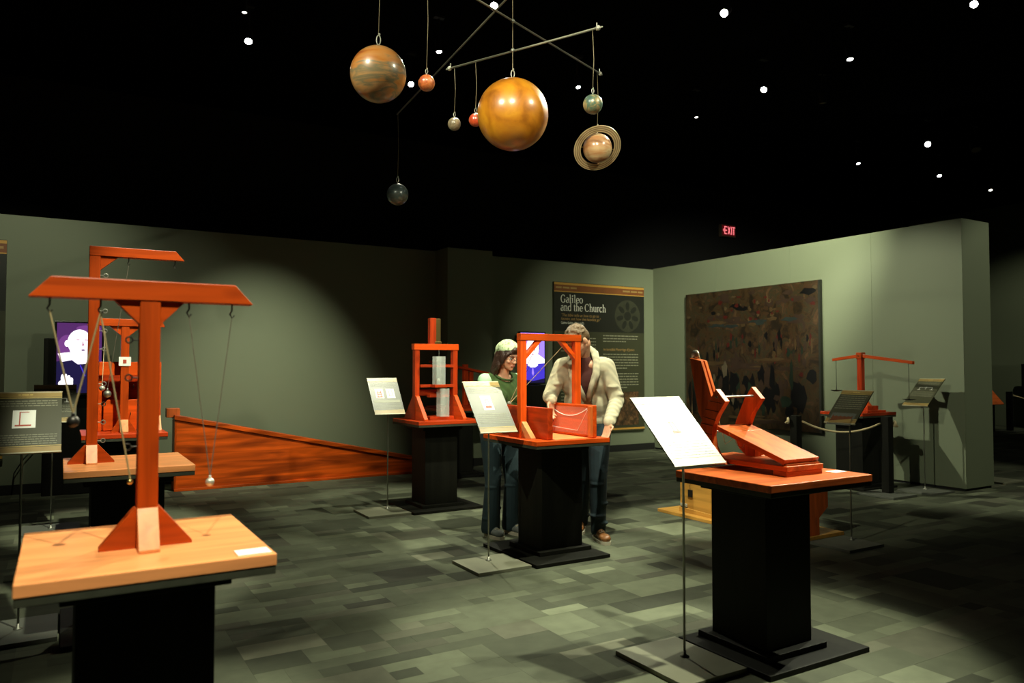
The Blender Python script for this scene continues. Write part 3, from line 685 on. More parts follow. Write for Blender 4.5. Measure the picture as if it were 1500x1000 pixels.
# ------------------------------------------------------------------ sign stands
rngw = random.Random(3)
def sign(label, c, tilt, face, foot, plate, Wd=.30, Ln=.43, pics=1, kind=0, bmat=M_BASEPLATE):
    """leaning text board on a thin pole; face = 'y' (reader at -Y) or 'x' (reader at -X)"""
    t = thing('sign_stand', label, 'sign', (foot[0], foot[1], 0), 'leaning information signs')
    ct, st = math.cos(tilt), math.sin(tilt); c = V(c)
    u, v = (V((1, 0, 0)), V((0, -ct, -st))) if face == 'y' else (V((0, -1, 0)), V((-ct, 0, -st)))
    P = Panel(c - u * Wd / 2 - v * Ln / 2, u, v)
    m = MB(); P.slab(m, 0, 0, Wd, Ln, .007); bd = m.build('board', [M_BOARD], t)
    for b0 in (0, Ln):
        m = MB(); P.slab(m, -.002, b0 - .004, Wd + .002, b0 + .004, .009, .001); m.build('edge_strip', M_BOARDEDGE, bd)
    for b0 in (.004, Ln - .036):
        m = MB(); P.rect(m, 0, b0, Wd, b0 + .032); m.build('band', M_BAND, bd)
    for b0 in (.040, Ln - .044):
        m = MB(); P.rect(m, 0, b0, Wd, b0 + .004); m.build('band_line', M_BANDL, bd)
    m = MB(); P.words(m, Wd * .38, Wd * .6, .016, .01, rngw); m.build('band_script', M_BANDL, bd, kind='stuff')
    m = MB()
    if kind != 3:
        for k in range(3): P.words(m, .02, Wd - .02, .062 + k * .017, .009, rngw)
    else:
        for k in range(7): P.words(m, .02, Wd - .02, .06 + k * .022, .010, rngw)
    if kind == 0:
        for k in range(6): P.words(m, .02, Wd - .02, .285 + k * .016, .008, rngw)
    elif kind == 1:
        for k in range(5): P.words(m, .02, Wd - .02, .30 + k * .015, .008, rngw)
    elif kind == 2:
        P.rect(m, .02, .255, Wd - .02, .285)
        for k in range(4): P.words(m, .02, Wd - .02, .30 + k * .016, .008, rngw)
    elif kind == 4:
        for k in range(5): P.words(m, .02, Wd - .02, .225 + k * .018, .009, rngw)
    m.build('text_lines', M_TEXT, bd, kind='stuff')
    if kind in (0, 1):
        a, b = Wd * .32, Wd * .32 + (.105 if kind else .085)
        m = MB(); P.rect(m, a, .13, b, .255); pc = m.build('picture', M_PAPER, bd)
        m = MB()
        if kind: P.rect(m, a + .03, .145, a + .036, .235, .002); P.rect(m, a + .03, .142, a + .075, .147, .002); P.rect(m, a + .012, .232, a + .085, .243, .002)
        else: P.rect(m, a + .02, .22, b - .015, .236, .002); P.rect(m, a + .03, .165, a + .034, .22, .002); P.rect(m, a + .055, .165, a + .059, .22, .002); P.rect(m, a + .03, .163, a + .06, .167, .002)
        m.build('drawing', M_INKRED, bd)
    elif kind == 2:
        for a in (.05, .165):
            m = MB(); P.rect(m, a, .125, a + .085, .235); m.build('picture', M_PAPER, bd)
        m = MB(); P.rect(m, .075, .165, .11, .172, .002); P.rect(m, .075, .185, .11, .192, .002); P.rect(m, .072, .15, .078, .215, .002); P.rect(m, .107, .15, .113, .215, .002); P.rect(m, .065, .213, .12, .222, .002); m.build('drawing', M_INKRED, bd)
        m = MB(); P.rect(m, .19, .145, .196, .215, .002); P.rect(m, .222, .145, .228, .2, .002); P.rect(m, .185, .2, .24, .205, .002); m.build('drawing', M_INKGREY, bd)
    elif kind == 3:
        m = MB(); P.rect(m, .03, .245, Wd - .03, .37); m.build('picture', M_BASEDARK, bd)
        m = MB(); P.pol(m, [(.045, .335), (Wd - .05, .30), (Wd - .05, .335), (.045, .355)], .002); m.build('drawing', M_BAND, bd)
        m = MB(); P.pol(m, [(.045, .262)] + [(.045 + (Wd - .095) * k / 10, .275 + .010 * (k % 2)) for k in range(1, 10)] + [(Wd - .05, .27), (Wd - .05, .305), (.045, .33)], .002); m.build('drawing', M_INKBROWN, bd)
    elif kind == 4:
        m = MB(); P.rect(m, .07, .15, Wd - .07, .156, .002); P.rect(m, .07, .15, .076, .19, .002); P.rect(m, Wd - .076, .15, Wd - .07, .19, .002)
        P.rect(m, Wd / 2 - .003, .14, Wd / 2 + .003, .185, .002); P.rect(m, .055, .19, .092, .195, .002); P.rect(m, Wd - .092, .19, Wd - .055, .195, .002); m.build('drawing', M_PAPER, bd)
    back = c - P.n * .007
    zt = back.z - .02
    MB().tube([(foot[0], foot[1], .024), (foot[0], foot[1], zt - .03), back - P.n * .002], .006, 10).build('pole', M_METAL, t, True)
    m = MB(); P.slab(m, Wd / 2 - .05, Ln / 2 - .05, Wd / 2 + .05, Ln / 2 + .05, .004, -.0075); m.build('mounting_plate', M_DARKMETAL, t)
    MB().lathe([(.022, .02), (.022, .026), (.009, .032), (.007, .05)], (foot[0], foot[1], 0), 16).build('collar', M_METAL, t, True)
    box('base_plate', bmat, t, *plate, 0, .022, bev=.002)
    return t
sign('pale sign facing the viewer left of the woman, in front of the central pedestal', (2.64, 4.76, 1.122), .887, 'y', (2.655, 4.80), (2.43, 2.85, 4.53, 4.93), .295, .445, kind=0)
sign('glaring white sign at right foreground before the hinged plank device', (2.53, 2.72, 1.104), .76, 'y', (2.585, 2.74), (2.35, 2.735, 2.49, 2.97), .315, .425, kind=0)
sign('pale sign with two small pictures left of the tall red frame', (2.74, 7.03, 1.122), .965, 'y', (2.77, 7.05), (2.47, 2.895, 6.75, 7.18), .309, .413, kind=2)
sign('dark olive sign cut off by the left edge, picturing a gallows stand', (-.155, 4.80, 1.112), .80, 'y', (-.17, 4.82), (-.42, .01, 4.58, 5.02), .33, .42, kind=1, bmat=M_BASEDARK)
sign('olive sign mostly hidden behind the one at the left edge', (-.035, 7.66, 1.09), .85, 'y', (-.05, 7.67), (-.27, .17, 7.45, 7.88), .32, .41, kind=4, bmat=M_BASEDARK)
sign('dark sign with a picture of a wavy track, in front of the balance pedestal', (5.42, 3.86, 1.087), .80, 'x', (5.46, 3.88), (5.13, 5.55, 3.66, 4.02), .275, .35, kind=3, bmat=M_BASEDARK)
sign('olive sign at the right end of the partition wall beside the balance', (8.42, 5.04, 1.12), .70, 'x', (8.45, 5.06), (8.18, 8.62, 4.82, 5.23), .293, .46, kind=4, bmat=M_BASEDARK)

# ------------------------------------------------------------------ rope barrier
def ropepost(label, x, y, plate):
    t = thing('barrier_post', label, 'post', (x, y, 0), 'rope barrier posts')
    box('shaft', M_BLACKWOOD, t, x - .045, x + .045, y - .045, y + .045, .024, .86, bev=.004)
    box('base', M_BASEDARK, t, *plate, 0, .024, bev=.003)
    return t
ropepost('black barrier post in front of the balance pedestal', 7.85, 5.12, (7.58, 8.0, 4.88, 5.32))
ropepost('black barrier post before the painting, behind the plank device', 7.12, 5.74, (6.9, 7.34, 5.52, 5.96))
A, B = V((7.12, 5.74, .80)), V((7.85, 5.12, .78)); dr = (B - A).normalized()
a_, b_ = A + dr * .066, B - dr * .066
t = thing('barrier_rope', 'pale hemp rope sagging between the two black barrier posts', 'rope', (a_ + b_) / 2)
pts = [a_ + (b_ - a_) * (k / 20) - V((0, 0, .11 * 4 * (k / 20) * (1 - k / 20))) for k in range(21)]
MB().tube(pts, .011, 8).build('rope', M_STRING, t, True)
for P0, s in ((A, -1), (B, 1)):
    e = P0 + dr * s * .082; nrm = dr.cross(UP).normalized()
    MB().tube([e + (UP * math.cos(k * math.pi / 6) + nrm * math.sin(k * math.pi / 6)) * .028 for k in range(12)], .012, 8, closed=True).build('knot', M_STRING, t, True)
    MB().tube([e, e + dr * s * .03 - UP * .03], .012, 8).build('rope_end', M_STRING, t, True)

# ------------------------------------------------------------------ wall graphics
def mottled(name, cols, sx=3.0, sz=2.0, seed=0.0, dark=0.35):
    """dark mottled print: noise through a multi-stop ramp"""
    m, nt, b, N, L = new_mat(name)
    tc = N.new('ShaderNodeTexCoord'); mp = N.new('ShaderNodeMapping'); mp.inputs['Location'].default_value = (seed, seed * 2, seed); mp.inputs['Scale'].default_value = (sx, sx, sz)
    L.new(tc.outputs['Object'], mp.inputs['Vector'])
    n = N.new('ShaderNodeTexNoise'); n.inputs['Scale'].default_value = 1.6; n.inputs['Detail'].default_value = 9; n.inputs['Roughness'].default_value = .65; n.inputs['Distortion'].default_value = .8
    L.new(mp.outputs[0], n.inputs['Vector'])
    r = N.new('ShaderNodeValToRGB'); r.color_ramp.elements.remove(r.color_ramp.elements[1])
    for i, (p, c) in enumerate(cols):
        e = r.color_ramp.elements[0] if i == 0 else r.color_ramp.elements.new(p)
        e.position = p; e.color = (*c, 1)
    L.new(n.outputs['Fac'], r.inputs[0]); L.new(r.outputs[0], b.inputs['Base Color'])
    b.inputs['Roughness'].default_value = .45; b.inputs['Specular IOR Level'].default_value = .3
    return m
M_PAINT = mottled('dark_mottled_canvas', [(.30, (.008, .006, .003)), (.42, (.018, .011, .005)), (.50, (.04, .021, .008)), (.56, (.024, .021, .010)), (.62, (.055, .026, .012)), (.72, (.075, .048, .02))], 3.4, 3.0, 1.3)
M_PAINT2 = mottled('small_mottled_print', [(.32, (.02, .018, .01)), (.48, (.07, .04, .02)), (.58, (.14, .07, .03)), (.7, (.2, .13, .06))], 7, 7, 4.0)
M_PDARK = plain('poster_black', (.012, .013, .008), .45)
M_POLIVE = plain('poster_olive', (.040, .042, .020), .45, var=.1, scale=3)
M_PBAND = plain('poster_red_brown', (.20, .065, .015), .45, var=.3, scale=6)
M_POCHRE = plain('poster_ochre', (.52, .28, .05), .45)
M_PGREY = plain('poster_dim_print', (.032, .034, .019), .45, var=.45, scale=9)
M_CREAM = plain('cream_lettering', (.80, .80, .68), .5)
M_GOLDTXT = plain('ochre_lettering', (.36, .22, .07), .5)
def rich_panel(label, X0, X1, z0, z1, full=True):
    t = thing('text_panel', label, 'poster', ((X0 + X1) / 2, BACK - .03, (z0 + z1) / 2), 'wall text panels')
    W_, H_ = X1 - X0, z1 - z0; yf = BACK - .05
    P = Panel((X0, yf, z1), (1, 0, 0), (0, 0, -1))
    bd = MB().box(X0, X1, yf, BACK - .002, z0, z1).build('board', M_POLIVE, t)
    m = MB(); P.rect(m, 0, .0, W_, .78, .0008); m.build('header_field', M_PDARK, bd)
    m = MB(); P.rect(m, 0, .03, W_, .15, .0014); m.build('header_band', M_PBAND, bd)
    for b0, b1 in ((.006, .042), (.142, .156), (H_ - .055, H_ - .025)):
        m = MB(); P.rect(m, 0, b0, W_, b1, .002); m.build('ochre_line', M_POCHRE, bd)
    rg = random.Random(5)
    m = MB(); P.words(m, .03, .44, .072, .045, rg, .002); P.words(m, W_ - .46, W_ - .03, .072, .045, rg, .002); m.build('band_script', M_GOLDTXT, bd, kind='stuff')
    # round window-like photograph: dark wheel with petals
    cx, cy, r = W_ - .36, .50, .27
    m = MB(); P.disc(m, (cx, cy), r, .0014); m.build('wheel_picture', M_PGREY, bd)
    m = MB(); P.disc(m, (cx, cy), .075, .002)
    for k in range(7):
        a = R(k * 360 / 7 + 90); c = (cx + math.cos(a) * .165, cy - math.sin(a) * .165)
        ux, uy = math.cos(a), -math.sin(a)
        P.pol(m, [(c[0] + ux * .075 * math.cos(q) - uy * .042 * math.sin(q), c[1] + uy * .075 * math.cos(q) + ux * .042 * math.sin(q)) for q in [2 * math.pi * j / 14 for j in range(14)]], .002)
    m.build('wheel_opening', M_PDARK, bd)
    if full:
        seriftext('Galileo', .18, P, .125, .325, M_CREAM, bd, 'title_text')
        seriftext('and the Church', .18, P, .125, .455, M_CREAM, bd, 'title_text')
        text('"The bible tells us how to go to', .068, P, .13, .545, M_GOLDTXT, bd, 'quote_text', shear=.25, xs=.86)
        text('heaven, not how the heavens go"', .068, P, .13, .605, M_GOLDTXT, bd, 'quote_text', shear=.25, xs=.86)
        text('Galileo Galilei (1564-1642)', .052, P, .13, .665, M_CREAM, bd, 'credit_text', xs=.8)
        text('An Incredible Miscarriage of Justice', .064, P, .97, 1.085, M_GOLDTXT, bd, 'heading_text', xs=.72)
    m = MB()
    for k in range(22):
        if k in (0, 6, 7, 14): continue
        P.words(m, .13, .82 - (.2 if k in (5, 13) else 0), .83 + k * .052, .026, rg)
    for k in list(range(3)) + list(range(6, 12)) + list(range(13, 19)):
        P.words(m, .97, W_ - .13 - (.25 if k in (2, 11, 18) else 0), .83 + k * .046 + (.03 if k > 5 else 0), .025, rg)
    m.build('body_text', M_TEXT, bd, kind='stuff')
    m = MB(); P.rect(m, .95, 1.76, W_ - .12, H_ - .09, .0014); m.build('picture_border', M_PGREY, bd)
    m = MB(); P.rect(m, .96, 1.77, W_ - .13, H_ - .10, .002); m.build('small_picture', M_PAINT2, bd)
    return t
rich_panel('tall dark text panel headed Galileo and the Church, on the back wall', 6.70, 8.545, .34, 2.76)
rich_panel('tall dark text panel with ochre band cut off by the left edge', -2.40, -.53, .38, 2.80, full=False)

# large picture on the right wall: a plain dark stand-in without the original's composition
t = thing('wall_picture', 'large dark brown picture hung on the right partition wall', 'picture', (RIGHT - .03, 7.92, 1.55))
Y0, Y1, z0, z1 = 6.67, 9.19, .52, 2.58
cv = MB().box(RIGHT - .045, RIGHT - .001, Y0, Y1, z0, z1).build('canvas', M_PAINT, t)
MB().box(RIGHT - .05, RIGHT - .001, Y0 - .03, Y0, z0, z1).build('edge_strip', M_PDARK, t)
P = Panel((RIGHT - .045, Y1, z1), (0, -1, 0), (0, 0, -1))
# loose brush daubs in the picture's colours, with no subject
rg = random.Random(11)
DC = [(.17, .10, .04), (.12, .06, .025), (.20, .13, .06), (.16, .02, .012), (.03, .05, .028), (.008, .007, .006), (.05, .065, .055), (.09, .05, .03), (.26, .20, .12)]
DM = [plain('oil_daub', c, .5, var=.35, scale=9, spec=.3) for c in [[q_ * .33 for q_ in c_] for c_ in DC]]
m = MB(); q = 0
def daub(a, b, ra, rb, mi):
    global q
    k = 9; ph = rg.uniform(0, 6); m.mi = mi; q += 1
    a = min(max(a, ra * 1.3), Y1 - Y0 - ra * 1.3); b = min(max(b, rb * 1.3), z1 - z0 - rb * 1.3)
    P.pol(m, [(a + ra * math.cos(2 * math.pi * j / k) * (1 + .25 * math.sin(2 * j + ph)), b + rb * math.sin(2 * math.pi * j / k) * (1 + .25 * math.cos(3 * j + ph))) for j in range(k)], .0008 + .000004 * q)
W_, H_ = Y1 - Y0, z1 - z0
for k in range(22): daub(rg.uniform(.1, W_), rg.uniform(.05, .5), rg.uniform(.05, .13), rg.uniform(.02, .05), rg.choice((7, 7, 1, 1, 5)))
for k in range(70): daub(rg.gauss(1.3, .55), rg.gauss(.32, .13), rg.uniform(.015, .05), rg.uniform(.012, .035), rg.choice((0, 1, 1, 7, 2, 3)))
for k in range(14): daub(rg.uniform(.5, 2.2), rg.uniform(.46, .56), rg.uniform(.08, .2), rg.uniform(.015, .03), rg.choice((6, 7, 0)))
for k in range(90): daub(rg.uniform(.15, W_ - .1), rg.gauss(.86, .13), rg.uniform(.012, .035), rg.uniform(.03, .09), rg.choice((0, 1, 7, 3, 5, 4, 7)))
for k in range(26): daub(rg.uniform(.2, W_ - .5), rg.uniform(1.05, 1.25), rg.uniform(.1, .3), rg.uniform(.012, .03), rg.choice((1, 7, 0, 1)))
for k in range(55): daub(rg.uniform(.1, W_ - .1), rg.gauss(1.55, .14), rg.uniform(.03, .10), rg.uniform(.07, .22), rg.choice((5, 5, 5, 4, 7, 5)))
for k in range(26): daub(rg.uniform(.1, W_ - .1), rg.gauss(1.45, .16), rg.uniform(.02, .06), rg.uniform(.03, .12), rg.choice((3, 4, 1, 7, 8)))
for k in range(22): daub(rg.uniform(.1, W_ - .1), rg.uniform(1.86, 1.98), rg.uniform(.08, .2), rg.uniform(.01, .025), rg.choice((0, 2, 5, 7)))
m.build('brush_daubs', DM, cv, kind='stuff')

# ------------------------------------------------------------------ portrait screens on black kiosks
E_SKIN = emit('screen_white', (1.0, .92, 1.0), .6); E_BG1 = emit('screen_purple', (.055, .012, .085), .5); E_BG2 = emit('screen_lavender', (.34, .22, 1.0), .42)
E_NAVY = emit('screen_navy', (.010, .006, .055), .3); E_BLUE = emit('screen_blue', (.055, .035, .55), .38); E_PINK = emit('screen_pink', (1.0, .45, .65), .20)
E_DK = emit('screen_dark', (.06, .02, .08), .6); E_BG1B = emit('screen_purple_light', (.12, .03, .16), .5)
M_SCREEN = plain('black_screen_bezel', (.01, .01, .012), .25)
def screen(label, X0, X1, z0, z1, yf, kx, kz, ky, which):
    t = thing('video_screen', label, 'screen', ((X0 + X1) / 2, BACK - .1, 0), 'upright video screens')
    box('kiosk', M_BLACKWOOD, t, kx[0], kx[1], ky, BACK - .017, 0, kz, bev=.01)
    hs = MB().box(X0 - .02, X1 + .02, yf, yf + .06, z0 - .02, z1 + .02, bev=.004).build('bezel', M_SCREEN, t)
    box('wall_bracket', M_BLACK, t, X0 + .1, X1 - .1, yf + .06, BACK - .017 if kz < z0 else ky + .002, (z0 + z1) / 2 - .1, (z0 + z1) / 2 + .1, bev=0)
    P = Panel((X0, yf, z1), (1, 0, 0), (0, 0, -1)); W_, H_ = X1 - X0, z1 - z0
    def shp(nm, mt, *pls, off=.002):
        m = MB()
        for q in pls: P.pol(m, q, off)
        m.build(nm, mt, hs)
    def el(a, b, ra, rb, n=24): return [(a + ra * math.cos(2 * math.pi * k / n), b + rb * math.sin(2 * math.pi * k / n)) for k in range(n)]
    m = MB(); P.rect(m, 0, 0, W_, H_, .001); m.build('picture', E_BG1 if which == 1 else E_BG2, hs)
    if which == 1:
        shp('glow_patch', E_BG1B, el(.10, .25, .09, .12), el(.3, .06, .12, .04), off=.0015)
        shp('robe', E_NAVY, [(.0, .42), (.10, .40), (.22, .43), (.40, .42), (W_, .47), (W_, H_), (0, H_)])
        shp('collar', E_SKIN, [(.01, .335), (.12, .32), (.20, .36), (.16, .40), (.05, .425)], off=.0025)
        shp('head', E_SKIN, el(.215, .21, .115, .14), el(.095, .225, .022, .035), off=.003)
        shp('beard', E_SKIN, [(.12, .27), (.32, .27), (.335, .38), (.28, .445), (.2, .45), (.14, .40)], off=.0034)
        shp('eye', E_PINK, el(.20, .185, .02, .006), el(.275, .185, .02, .006), off=.004)
        shp('mouth', E_DK, el(.25, .295, .02, .010), off=.004)
        shp('nose', E_PINK, [(.245, .19), (.262, .245), (.235, .25)], off=.004)
        shp('shade', E_PINK, [(.315, .18), (.328, .24), (.31, .30), (.30, .25)], off=.004)
        shp('fold', E_BLUE, [(.22, .46), (.23, .46), (.28, .58), (.265, .58)], [(.33, .48), (.34, .48), (.31, .6), (.30, .6)], off=.004)
        shp('hand', E_SKIN, el(.09, .66, .07, .045), el(.06, .60, .016, .04), el(.09, .60, .016, .045), el(.12, .61, .016, .04), el(.145, .63, .015, .035), off=.004)
    else:
        shp('robe', E_BLUE, [(0, .47), (.08, .46), (.22, .50), (.36, .46), (W_, .47), (W_, H_), (0, H_)])
        shp('robe_shade', E_NAVY, [(0, .70), (.22, .74), (W_, .70), (W_, H_), (0, H_)], off=.0025)
        shp('collar', E_SKIN, [(.0, .40), (.12, .33), (.32, .33), (W_, .40), (W_, .465), (.3, .475), (.12, .475), (0, .465)], off=.0025)
        shp('head', E_SKIN, el(.22, .22, .115, .16), off=.003)
        shp('beard', E_SKIN, [(.13, .30), (.31, .30), (.31, .50), (.26, .53), (.18, .53), (.13, .50)], off=.0034)
        shp('mouth', E_PINK, el(.22, .335, .028, .007), off=.004)
        shp('eye', E_PINK, el(.175, .21, .02, .006), el(.265, .21, .02, .006), off=.004)
        shp('hair_line', E_DK, [(.325, .10), (.335, .10), (.345, .24), (.335, .30), (.328, .24)], off=.004)
        shp('lace', E_BG2, [(.21, .54), (.225, .54), (.24, .62), (.225, .66), (.2, .62)], off=.004)
    return t
screen('portrait screen at far left showing a bearded man on dark purple', -.04, .39, 1.12, 1.885, 9.6, (-.16, .36), 1.72, 9.72, 1)
screen('portrait screen seen through the orange frame, bearded man in blue', 6.03, 6.465, 1.165, 1.93, 9.90, (6.06, 6.44), 1.13, 9.80, 2)
t = thing('power_cable', 'thin black cable dropping along the back wall at far left', 'cable', (.0, 9.95, 0))
MB().tube([(-.18, 9.99, 1.15), (-.19, 9.98, .95), (-.20, 9.985, .8), (-.21, 9.98, .62), (-.26, 9.985, .48), (-.34, 9.985, .38), (-.42, 9.985, .24), (-.44, 9.98, .01)], .006, 6).build('wire', M_BLACK, t, True)

# ------------------------------------------------------------------ planet mobile
def planet_mat(name, cols, sc, band=True, gloss=.16, dist=1.2):
    m, nt, b, N, L = new_mat(name)
    tc = N.new('ShaderNodeTexCoord'); mp = N.new('ShaderNodeMapping'); mp.inputs['Scale'].default_value = (sc * .22, sc * .22, sc) if band else (sc, sc, sc)
    mp.inputs['Rotation'].default_value = (R(8), R(10), 0)
    L.new(tc.outputs['Object'], mp.inputs['Vector'])
    n = N.new('ShaderNodeTexNoise'); n.inputs['Scale'].default_value = 1; n.inputs['Detail'].default_value = 6; n.inputs['Distortion'].default_value = dist
    L.new(mp.outputs[0], n.inputs['Vector'])
    r = N.new('ShaderNodeValToRGB'); r.color_ramp.elements.remove(r.color_ramp.elements[1])
    for i, (p, c) in enumerate(cols):
        e = r.color_ramp.elements[0] if i == 0 else r.color_ramp.elements.new(p)
        e.position = p; e.color = (*c, 1)
    L.new(n.outputs['Fac'], r.inputs[0]); L.new(r.outputs[0], b.inputs['Base Color'])
    b.inputs['Roughness'].default_value = .4; b.inputs['Coat Weight'].default_value = 1; b.inputs['Coat Roughness'].default_value = gloss
    return m
PJ = planet_mat('banded_ochre_planet', [(.30, (.30, .06, .012)), (.40, (.50, .18, .03)), (.48, (.52, .22, .06)), (.54, (.20, .17, .09)), (.60, (.52, .27, .10)), (.72, (.44, .20, .05))], 16, dist=.5)
PS = planet_mat('amber_sun', [(.30, (.22, .06, .004)), (.45, (.50, .17, .008)), (.58, (.62, .25, .012)), (.72, (.42, .11, .006))], 5, False, .22, .35)
PM = planet_mat('orange_globe', [(.35, (.35, .06, .02)), (.55, (.65, .17, .04)), (.7, (.5, .28, .14))], 22, False)
PV = planet_mat('grey_tan_globe', [(.35, (.16, .12, .07)), (.6, (.34, .26, .15))], 22, False)
PR = planet_mat('red_globe', [(.35, (.35, .03, .01)), (.6, (.6, .08, .02))], 18, False)
PE = planet_mat('blue_green_globe', [(.36, (.05, .10, .09)), (.48, (.12, .17, .10)), (.56, (.33, .22, .09)), (.68, (.40, .36, .2))], 18, False)
PN = planet_mat('dark_slate_globe', [(.35, (.025, .035, .035)), (.52, (.06, .085, .075)), (.66, (.12, .10, .07))], 12)
PT = planet_mat('swirled_tan_globe', [(.34, (.28, .10, .03)), (.48, (.50, .24, .10)), (.6, (.58, .42, .22)), (.7, (.36, .15, .05))], 9, dist=1.6)
M_RING = None
def ringmat():
    m, nt, b, N, L = new_mat('ringed_ochre')
    tc = N.new('ShaderNodeTexCoord'); ln = N.new('ShaderNodeVectorMath'); ln.operation = 'LENGTH'
    L.new(tc.outputs['UV'], ln.inputs[0])
    wv = N.new('ShaderNodeMath'); wv.operation = 'MULTIPLY'; wv.inputs[1].default_value = 420; L.new(ln.outputs['Value'], wv.inputs[0])
    sn = N.new('ShaderNodeMath'); sn.operation = 'SINE'; L.new(wv.outputs[0], sn.inputs[0])
    r = N.new('ShaderNodeValToRGB'); r.color_ramp.elements[0].color = (.26, .17, .08, 1); r.color_ramp.elements[1].color = (.66, .50, .28, 1)
    L.new(sn.outputs[0], r.inputs[0]); L.new(r.outputs[0], b.inputs['Base Color']); b.inputs['Roughness'].default_value = .35
    return m
M_CORD = plain('mobile_cord', (.22, .18, .10), .8)
def planet(label, c, r, mat, ztop, name='planet_globe', attach=None):
    c = V(c); t = thing(name, label, 'planet model', c, 'hanging planet models')
    MB().ell(c, r, u=48, v=32).build('globe', mat, t, True)
    s = max(.55, min(1.0, r / .1))
    m = MB(); z = c.z + r
    m.tube([(c.x, c.y, z - .004), (c.x, c.y, z + .012 * s)], .004 * s, 8)
    m.tube([V((c.x, c.y, z + .012 * s + .026 * s)) + V((.860, -.51, 0)) * (.011 * s * math.cos(k * math.pi / 6)) + UP * (.026 * s * math.sin(k * math.pi / 6)) for k in range(12)], .0028 * s, 6, closed=True)
    m.ell((c.x + .004, c.y, z + .07 * s), .006 * s, u=10, v=6)
    m.build('hook', M_CHROME, t)
    a = V(attach) if attach else V((c.x, c.y, ztop))
    z1 = V((c.x, c.y, z + .062 * s)); mid = (z1 + a) / 2 + V((.006, -.004, 0))
    MB().tube([z1, mid, a], .0018, 6).build('cord', M_CORD, t, True)
    return t
ctr = V((2.522, 4.238, 0))
tA, tB, tC = 3.484, 3.68, 3.87
A0, A1 = V((2.303, 4.718, tA)), V((2.80, 3.695, tA))
dB = (V((3.526, 4.647, tB)) - V((2.522, 4.238, tB))); B1 = V((2.522, 4.238, tB)) + dB * 1.03; B0 = V((2.522, 4.238, tB)) - dB * 1.17
dC = V((2.782, 6.861, tC)) - V((2.522, 4.238, tC)); C1 = V((2.522, 4.238, tC)) + dC * 1.01; C0 = V((2.522, 4.238, tC)) - dC * .45
t = thing('mobile_frame', 'crossed metal rods of the planet mobile on one cable', 'mobile', (2.522, 4.238, 5.29))
MB().tube([(2.522, 4.238, 3.34), (2.522, 4.238, 5.30)], .0028, 8).build('cable', M_CORD, t)
for a, b in ((A0, A1), (B0, B1), (C0, C1)): MB().tube([a, b], .007, 10).build('rod', M_ROD, t, True)
for z in (tA, tB, tC): MB().ell((2.522, 4.238, z), .014, u=12, v=8).build('clamp', M_METAL, t)
for a, b in ((A1, A0), (A0, A1), (B1, B0)):
    d = (a - b).normalized(); m = MB(); m.ell(a + d * .01, .016, u=12, v=8); m.tube([a - UP * .012, a + UP * .035], .004, 6); m.tube([a, a + d * .04], .005, 6); m.build('end_fitting', M_CHROME, t)
MB().lathe([(.05, 0), (.05, .02), (.02, .03)], (2.522, 4.238, 5.269), 16).build('ceiling_plate', M_BLACK, t)
def onrod(p0, p1, k): return p0 + (p1 - p0) * k
planet('large amber sun globe in the middle of the mobile', (2.522, 4.238, 3.056), .233, PS, 3.34, attach=(2.522, 4.238, 3.345))
k = 1 - 0.0
a = onrod(B0, B1, .035); planet('large banded ochre planet left of the sun', (a.x, a.y, 2.955), .147, PJ, tB, attach=a - UP * .008)
a = onrod(B0, B1, .19); planet('small orange globe right of the banded planet', (a.x, a.y, 3.02), .047, PM, tB, attach=a - UP * .008)
a = onrod(A0, A1, .03); planet('small grey-brown globe left of the sun', (a.x, a.y, 3.085), .045, PV, tA, attach=a - UP * .008)
a = onrod(A0, A1, .19); planet('small red globe peeping out behind the sun', (a.x, a.y, 3.08), .045, PR, tA, attach=a - UP * .008)
a = onrod(A0, A1, .975); planet('blue-green mottled globe right of the sun', (a.x, a.y, 3.017), .06, PE, tA, attach=a - UP * .008)
a = onrod(C0, C1, .993); planet('dark slate globe hanging lowest, below the left rod', (a.x, a.y, 3.075), .105, PN, tC, attach=a - UP * .008)
a = onrod(B0, B1, .985)
ts = planet('ringed tan planet hanging at the right of the mobile', (a.x, a.y, 3.085), .112, PT, tB, name='ringed_planet_globe', attach=a - UP * .008)
view = (V((0, 0, 1.4)) - V((a.x, a.y, 3.085))).normalized()
rv = V((.86, -.51, 0)); nrm = (view + (rv * .5 - UP * .87) * .70).normalized(); qr = nrm.to_track_quat('Z', 'Y').to_matrix()
m = MB(); m.lathe([(.132, -.003), (.186, -.003), (.186, .003), (.132, .003), (.132, -.003)], (a.x, a.y, 3.085), 56, qr)
bad = [f for f in m.bm.faces if len(f.verts) > 4]; bmesh.ops.delete(m.bm, geom=bad, context='FACES_ONLY')
uvl = m.bm.loops.layers.uv.new('UVMap'); inv = qr.inverted(); cc = V((a.x, a.y, 3.085))
for f in m.bm.faces:
    for lp in f.loops:
        q = inv @ (lp.vert.co - cc); lp[uvl].uv = (q.x, q.y)
m.build('ring', ringmat(), ts)
MB().tube([cc + nrm.cross(UP).normalized() * .105, cc + nrm.cross(UP).normalized() * .135], .003, 6).build('ring_pin', M_BRASS, ts)
MB().tube([cc - nrm.cross(UP).normalized() * .105, cc - nrm.cross(UP).normalized() * .135], .003, 6).build('ring_pin', M_BRASS, ts)

